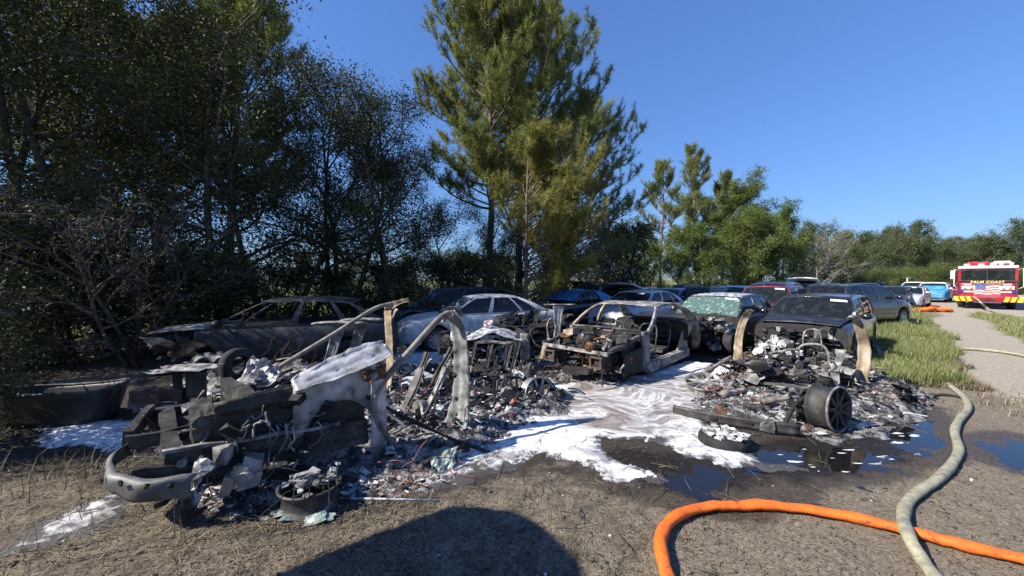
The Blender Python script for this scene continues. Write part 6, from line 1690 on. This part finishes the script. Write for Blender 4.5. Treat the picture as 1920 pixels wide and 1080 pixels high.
burnt_wheel(W5, Vector(pd(1552, 763, 4.75)), (.42, -.90, .05), .275, .25, 'dark', spokes=9, seed=5)
mb = MB(); crumple(mb, pd(1495, 765, 5.0), (.1, .3, .22), (.25, .1, -.2), .04, rg, n=7); mb.tube(spline([pd(1470, 800, 4.8), pd(1490, 760, 4.95), pd(1520, 740, 5.1)], 5), [.03] * 11, 6); W5.part('tyre_shreds', mb, 'char')
burnt_wheel(W5, Vector(gp(1320, 722, .10)), (-.15, -.25, 1), .30, .16, 'burnt_ash', spokes=10, seed=6)
scatter_debris(W5, [L(1.75, -1.05)[:2], L(1.7, 1.1)[:2], L(.9, 1.5)[:2], L(-.5, 1.75)[:2], L(-1.3, 1.2)[:2], L(-1.6, -.8)[:2], L(.4, -1.15)[:2]], 4600, .36, 91, (.015, .09), (7, 5, 3.6, 1.8, .25, .2, .5))
scatter_debris(W5, [gp(1300, 740)[:2], gp(1420, 735)[:2], gp(1560, 770)[:2], gp(1640, 760)[:2], gp(1640, 815)[:2], gp(1560, 828)[:2], gp(1480, 800)[:2], gp(1350, 790)[:2], gp(1290, 765)[:2]], 1700, .10, 93, (.012, .07), (6, 4, 3.5, 2.4, .25, .2, .5))
scatter_debris(W5, [gp(1590, 700)[:2], gp(1700, 720)[:2], gp(1690, 760)[:2], gp(1640, 815)[:2], gp(1560, 815)[:2]], 1100, .05, 97, (.012, .06), (5, 3, 4.5, 5, .3, .2, .6))
for k, (u, v) in enumerate(((1370, 690), (1385, 712), (1420, 705), (1455, 720), (1490, 705), (1340, 730))): wires(W5, gp(u, v, .15), .16, 12, 100 + k)
# loose things round it
w = loose('bumper_beam', gp(1390, 795), 'scorched bumper beam lying before the right wreck', 'bumper')
p0, p1 = gp(1262, 768, .06), gp(1500, 806, .09)
mb = MB(); mb.sheet(lambda a, b: p0 + (p1 - p0) * a + np.array((-.05 * math.sin(math.pi * a), -.06 * math.sin(math.pi * a) - .03 * abs(b - .5), (b - .5) * .13)), 16, 4, .03); o = w.part('beam', mb, 'iron')
for a in (.35, .62):
    q = p0 + (p1 - p0) * a; mb = MB(); mb.box(q + np.array((-.05, -.085, 0)), (.09, .012, .035), 0, Matrix.Rotation(-.64, 3, 'Z')); w.part('slot', mb, 'char', o)
mb = MB(); mb.box(p0 + (p1 - p0) * .76 + np.array((-.035, -.065, 0)), (.16, .025, .15), 0, Matrix.Rotation(-.64, 3, 'Z')); w.part('plate', mb, 'burnt', o)
w = loose('wheel_rim', gp(1360, 818), 'wheel lying flat in the foam filled with white ash before the bumper beam', 'wheel', 'loose burnt wheels')
c = gp(1358, 822, .06); mb = MB(); mb.lathe([(.255, -.06), (.275, -.04), (.27, .02), (.24, .06), (.20, .07), (.18, .02)], 30, 'z', c); w.part('barrel', mb, 'char')
mb = MB()
for q in range(70):
    a = rg.uniform(0, 6.28); r = .22 * math.sqrt(rg.random()); mb.box(c + np.array((r * math.cos(a), r * math.sin(a), .06 + rg.uniform(0, .03))), (rg.uniform(.03, .09), rg.uniform(.03, .06), rg.uniform(.01, .02)), rg.choice((0, 0, 0, 1)), Matrix.Rotation(rg.uniform(0, 6), 3, 'Z') @ Matrix.Rotation(rg.uniform(-.4, .4), 3, 'X'), .4, rg)
w.part('ash_heap', mb, ['ash', 'burnt_ash'], kind='stuff')
w = loose('panel_scrap', gp(1640, 795), 'pale curled panel scrap at the puddle edge right of the dark wheel', 'scrap')
mb = MB(); mb.sheet(lambda a, b: gp(1612 + 60 * a, 806 - 14 * a, .02 + .06 * (1 - a) * b) + np.array((.0, .12 * b, .02 * math.sin(a * 5))), 10, 5, .008); w.part('panel', mb, 'bare_light')

# burnt fronts of the parked wagon and black car
mb = MB()
junk(mb, 110, (1.15, -.68, .2), (2.0, .68, .86), rg, (0, 0, 1, 2))
for q in range(4): crumple(mb, (rg.uniform(1.2, 1.7), rg.uniform(-.6, .6), .86), (.45, .15, .03), (.1, .35, .05), .04, rg, 2, n=6)
crumple(mb, (1.55, .80, .68), (.5, .0, .0), (.03, .03, .3), .05, rg, 3, n=6)
mb.build('engine', [M['char'], M['iron'], M['burnt_ash'], M['bare']], WAGON, kind='stuff')
mb = MB()
junk(mb, 80, (1.98, -.66, .3), (2.2, .66, .80), rg, (0, 0, 1, 1, 2), None, .16)
mb.build('burnt_grille', [M['char'], M['iron'], M['burnt_ash']], DSUV, kind='stuff')
s2 = DSUV_S
mb = MB(); mb.sheet(lambda a, b: (1.05 + 1.0 * a, (b * 2 - 1) * .80 * (1 - .08 * a), s2.top(1.05 + .95 * a) + .045 + .03 * math.cos((b - .5) * math.pi) + .012 * math.sin(a * 7)), 8, 10, .012); mb.build('bonnet', M['bonnet_scorched'], DSUV)

# ============ the black tub under the trees
w = Wreck('plastic_tub', gp(110, 785), (1, 0), 'scorched black plastic tub lying in the shade at the left edge', 'tub')
c = np.array(gp(112, 788)); mb = MB()
def tub(a, b):
    t = a * 2 * math.pi; ca, sa = math.cos(t), math.sin(t)
    r = .70 + .17 * b; ex = abs(ca) ** .7 * math.copysign(1, ca); ey = abs(sa) ** .7 * math.copysign(1, sa)
    return c + np.array((ex * r * .92, ey * r * .42, .02 + .40 * b + .06 * b * ex + .02 * math.sin(t * 3) * b))
mb.sheet(tub, 40, 7, .012); w.part('wall', mb, 'tub_black')
mb = MB(); mb.tube([tuple(tub(k / 40, 1.0)) for k in range(41)], .018, 6); w.part('rim', mb, 'burnt')
mb = MB(); mb.add([tuple(tub(k / 40, .02)) for k in range(40)], [tuple(range(40))]); w.part('bottom', mb, 'tub_black')
# ---------------------------------------------------------------- grass, straw and litter
M['grass'] = leaf_mat('grass', (0.10, 0.13, 0.035), (0.22, 0.25, 0.085), (0.42, 0.39, 0.20), 0.35, 0.6)
M['straw'] = leaf_mat('straw', (0.02, 0.015, 0.011), (0.11, 0.085, 0.058), (0.33, 0.265, 0.175), 0.1, 0.8)
M['clod'] = noisy('clod', [(0.3, (0.018, 0.015, 0.012)), (0.55, (0.075, 0.06, 0.045)), (0.75, (0.19, 0.16, 0.125))], 12, 0.95, 0, 0.6, 60)
M['white_bit'] = noisy('white_bit', [(0.3, g(0.45)), (0.7, g(0.75))], 12, 0.9)
def blades(name, P, h, wd, rng, mat, lean=.45, tone=(0, 1), lay=False, z=None):
    n = len(P); az = rng.uniform(0, 2 * np.pi, n)
    d = np.stack([np.cos(az), np.sin(az)], -1)
    hh = h * rng.uniform(.45, 1.25, n)
    b = np.stack([P[:, 0], P[:, 1], ground_h(P[:, 0], P[:, 1]) - .005 if z is None else z], -1)
    sd = np.stack([-d[:, 1], d[:, 0], np.zeros(n)], -1) * (wd * rng.uniform(.6, 1.3, n))[:, None]
    if lay:
        top = b + np.concatenate([d * hh[:, None], (rng.uniform(0, .25, n) * hh)[:, None]], 1); b = b + np.array((0, 0, .008))
        mid = (b + top) / 2 + np.concatenate([rng.normal(size=(n, 2)) * .12 * hh[:, None], (.08 * hh)[:, None]], 1)
    else:
        ln = lean * rng.uniform(.2, 1.3, n) * hh
        top = b + np.concatenate([d * ln[:, None], hh[:, None]], 1); mid = b + np.concatenate([d * (ln * .3)[:, None], (hh * .6)[:, None]], 1)
    V = np.stack([b - sd, b + sd, mid + sd * .75, top, mid - sd * .75], 1).reshape(-1, 3)
    k = np.arange(n)[:, None] * 5
    F = np.concatenate([k + np.array([[0, 1, 2, 4]]), k + np.array([[4, 2, 3, 3]])])
    Fq = k + np.array([[0, 1, 2, 4]]); Ft = k + np.array([[4, 2, 3]])
    r = rng.uniform(tone[0], tone[1], n)
    F3 = np.concatenate([k + np.array([[0, 1, 2]]), k + np.array([[0, 2, 4]]), Ft])
    return mesh_obj(name, np_mesh(name, V, F3, M[mat], rnd=np.concatenate([r, r, r])))
rng = np.random.default_rng(77)
def sample_poly(poly, n, near, power=1.6):
    P = np.array(poly, float); out = []
    tot = 0
    while tot < n:
        c = rng.uniform(P.min(0), P.max(0), (n * 4, 2))
        dist = np.hypot(c[:, 0], c[:, 1])
        keep = (sdf_poly(c[:, 0], c[:, 1], P) + .5 * fbm(c[:, 0], c[:, 1], .8, 3, 91) > .1) & (rng.uniform(size=len(c)) < (near / np.maximum(dist, near)) ** power) & (dist > 2)
        out.append(c[keep]); tot += keep.sum()
    return np.concatenate(out)[:n]
nearstrip = [(5.7, 7.5), (6.6, 6.8), (8.1, 6.7), (10.9, 9.3), (15.9, 14.2), (20, 18.5), (19.5, 22), (14, 17.5), (11.5, 13.5), (9.4, 9.5), (7.4, 8.6), (6.4, 9.6), (5.8, 8.6)]
P = sample_poly(nearstrip, 46000, 9.5)
gz = .35 + .65 * sstep(-.35, .3, fbm(P[:, 0], P[:, 1], 1.1, 3, 15))
tag(blades('grass', P, .26 * gz, .0065, rng, 'grass', .5, (.1, .95)), 'tall green grass strip between the parked row and the road', 'grass', None, 'stuff')
P = sample_poly([(15, 14.2), (26.5, 24.8), (40, 38), (36, 44), (24, 34), (17, 24), (14, 18.5)], 16000, 22, 1.2)
tag(blades('grass', P, .30, .016, rng, 'grass', .5, (.1, .95)), 'grass verge further along the road by the far cars', 'grass', None, 'stuff')
P = sample_poly(Z_MEDIAN, 8000, 14, 1.5)
tag(blades('grass', P, .13, .010, rng, 'grass', .7, (.25, 1)), 'short grass patches down the middle of the sandy road', 'grass', None, 'stuff')
P = np.concatenate([sample_poly([(6.6, 6.9), (8.0, 6.4), (10.4, 8.8), (10.0, 9.3), (7.6, 6.9)], 3500, 8), rng.normal((8.0, 5.6), (.7, .35), (700, 2))])
tag(blades('grass', P, .10, .005, rng, 'straw', 1.0, (.3, 1)), 'dry trampled grass between the olive hose and the grass strip', 'grass', None, 'stuff')
P = rng.uniform((-40, 14), (14, 60), (16000, 2)); P = P[(P[:, 1] > 15 + .5 * np.maximum(0, P[:, 0]))]
tag(blades('grass', P, .42, .022, rng, 'grass', .5, (.3, 1)), 'tall sunlit grass of the field behind the left trees', 'grass', None, 'stuff')
# litter on the bare soil
def fan(n, r0, r1, a0=-56, a1=56):
    a = np.radians(rng.uniform(a0, a1, n)); r = rng.uniform(r0, r1, n) / np.cos(a) ** .5
    return np.stack([r * np.sin(a), r * np.cos(a)], -1)
P = fan(30000, 2.1, 6.5)
ok = np.ones(len(P), bool)
for pz in PUDDLES: ok &= sdf_poly(P[:, 0], P[:, 1], pz) < -.02
P = P[ok]; bn = sdf_poly(P[:, 0], P[:, 1], Z_BURN)
P = P[(bn < 0) | (rng.uniform(size=len(P)) < .25)]
tag(blades('straw', P, .055, .0022, rng, 'straw', 1, (0, .85), True), 'short dead straw matted over the foreground soil', 'straw', None, 'stuff')
P = np.concatenate([fan(4500, 2.2, 5.2, -56, -33), fan(1500, 2.3, 3.4, -33, -12)])
tag(blades('straw', P, .12, .0026, rng, 'straw', 1, (.2, 1), True), 'longer dry straw scattered in the lower left corner', 'straw', None, 'stuff')
P = np.concatenate([fan(60, 3.0, 4.6, -54, -40), rng.normal((-4.3, 3.5), (.35, .25), (40, 2))])
tag(blades('weed_stems', P, .34, .004, rng, 'straw', .8, (.35, .9)), 'dead upright weed stems at the shaded lower left', 'weeds', None, 'stuff')
mb = MB(); rg = random.Random(12); Pc = fan(2800, 2.1, 6.0)
for q in PUDDLES: Pc = Pc[sdf_poly(Pc[:, 0], Pc[:, 1], q) < -.03]
zc = ground_h(Pc[:, 0], Pc[:, 1])
for (x, y), z in zip(Pc, zc):
    sz = .005 + .016 * rg.random() ** 2.4
    mb.box((x, y, z + sz * .1), (sz * rg.uniform(.7, 1.5), sz, sz * rg.uniform(.4, .8)), 0 if rg.random() > .02 else 1, Matrix.Rotation(rg.uniform(0, 6), 3, 'Z') @ Matrix.Rotation(rg.uniform(-.5, .5), 3, 'X'), .5, rg)
tag(mb.build('soil_clods', [M['clod'], M['white_bit']]), 'loose crumbs of soil strewn over the foreground', 'soil', None, 'stuff')
mb = MB()
for k in range(170):
    a = R(rg.uniform(-54, 40)); r = rg.uniform(2.3, 5.5) / math.cos(a) ** .5; x, y = r * math.sin(a), r * math.cos(a); ln = rg.uniform(.08, .3); d = rg.uniform(0, 6.28)
    z = float(ground_h(np.array([x]), np.array([y]))[0])
    p = Vector((x, y, z + .012)); q = p + Vector((math.cos(d), math.sin(d), rg.uniform(0, .15))) * ln
    mb.tube([p, (p + q) / 2 + Vector((rg.uniform(-.02, .02), rg.uniform(-.02, .02), .01)), q], [.004, .0035, .0015], 4)
tag(mb.build('twigs', M['bark']), 'thin dark twigs lying on the foreground soil', 'twigs', None, 'stuff')
# floating foam scraps on the puddles
mb = MB()
for pz, n in zip(PUDDLES, (30, 26, 3, 6, 3)):
    q = np.array(pz)
    for k in range(n):
        c = q[rg.randrange(len(q))] * .0 + np.array((rg.uniform(*sorted((q[:, 0].min(), q[:, 0].max()))), rg.uniform(q[:, 1].min(), q[:, 1].max())))
        if sdf_poly(c[:1], c[1:], pz)[0] < .03: continue
        s_ = .006 + .03 * rg.random() ** 2.5; ph = rg.uniform(0, 6)
        vs_ = [(c[0] + s_ * (1 + .4 * math.sin(3 * t + ph)) * math.cos(t) * 2.2, c[1] + s_ * (1 + .3 * math.cos(2 * t + ph)) * math.sin(t) * .6, -.0125) for t in [i * math.pi / 7 for i in range(14)]]
        mb.add(vs_ + [(x, y, -.02) for x, y, z in vs_], [tuple(range(14))] + [(i, i + 14, (i + 1) % 14 + 14, (i + 1) % 14) for i in range(14)])
tag(mb.build('floating_foam', M['foam']), 'small foam scraps floating on the puddles', 'foam', None, 'stuff')

# ---------------------------------------------------------------- added unseen van left of the camera, there only to cast the foreground shadow
kx, ky = math.cos(SUN_EL) / math.sin(SUN_EL) * -math.sin(SUN_AZ), math.cos(SUN_EL) / math.sin(SUN_EL) * -math.cos(SUN_AZ)
XE = -3.65
prof = []
for (u, v) in ((1100, 1085), (1085, 1050), (1040, 1005), (1000, 975), (960, 957), (900, 950), (870, 950), (820, 965), (730, 1000), (640, 1035), (540, 1080)):
    q = gp(u, v); h = (q[0] - XE) / kx; prof.append((q[1] - ky * h, h))  # panel outline worked back from the wanted shadow edge
van = empty('shadow_van', (XE - 1.1, 0, 0)); tag(van, 'added white van unseen left of the camera, put there to cast the foreground shadow', 'van')
zt = prof[0][1] + .03
ring = [(-4.6, zt), (.65, zt), (.80, zt - .15), (.86, 1.7), (.8, 1.3), (1.1, .95), (1.05, .5), (-4.6, .5)]
n = len(ring); mb = MB()
mb.add([(1.1, y, z) for y, z in ring] + [(-1.1, y, z) for y, z in ring], [tuple(range(n)), tuple(reversed(range(n, 2 * n)))] + [(i, i + n, (i + 1) % n + n, (i + 1) % n) for i in range(n)])
mb.build('body', M['p_white'], van)
ring = [(.7, prof[0][1])] + prof + [(.7, prof[-1][1] - .1)]
n = len(ring); mb = MB()
mb.add([(1.1, y, z) for y, z in ring] + [(1.03, y, z) for y, z in ring], [tuple(range(n)), tuple(reversed(range(n, 2 * n)))] + [(i, i + n, (i + 1) % n + n, (i + 1) % n) for i in range(n)])
mb.build('shadow_panel', M['p_white'], van)  # added panel, cut to the shape of the foreground shadow
for sd in (1, -1):
    mb = MB(); mb.box((sd * 1.102, 0.2, 1.45), (.02, .8, .55)); mb.build('side_window', M['glass_tint'], van)
    t, r_ = get_wheel(.40, .25, 'rim')
    for yy in (.2, -3.6):
        w = link(bpy.data.objects.new('wheel', t), van); w.location = (sd * .95, yy, .40); w.rotation_euler = (0, 0, -sd * math.pi / 2); link(bpy.data.objects.new('rim', r_), w)
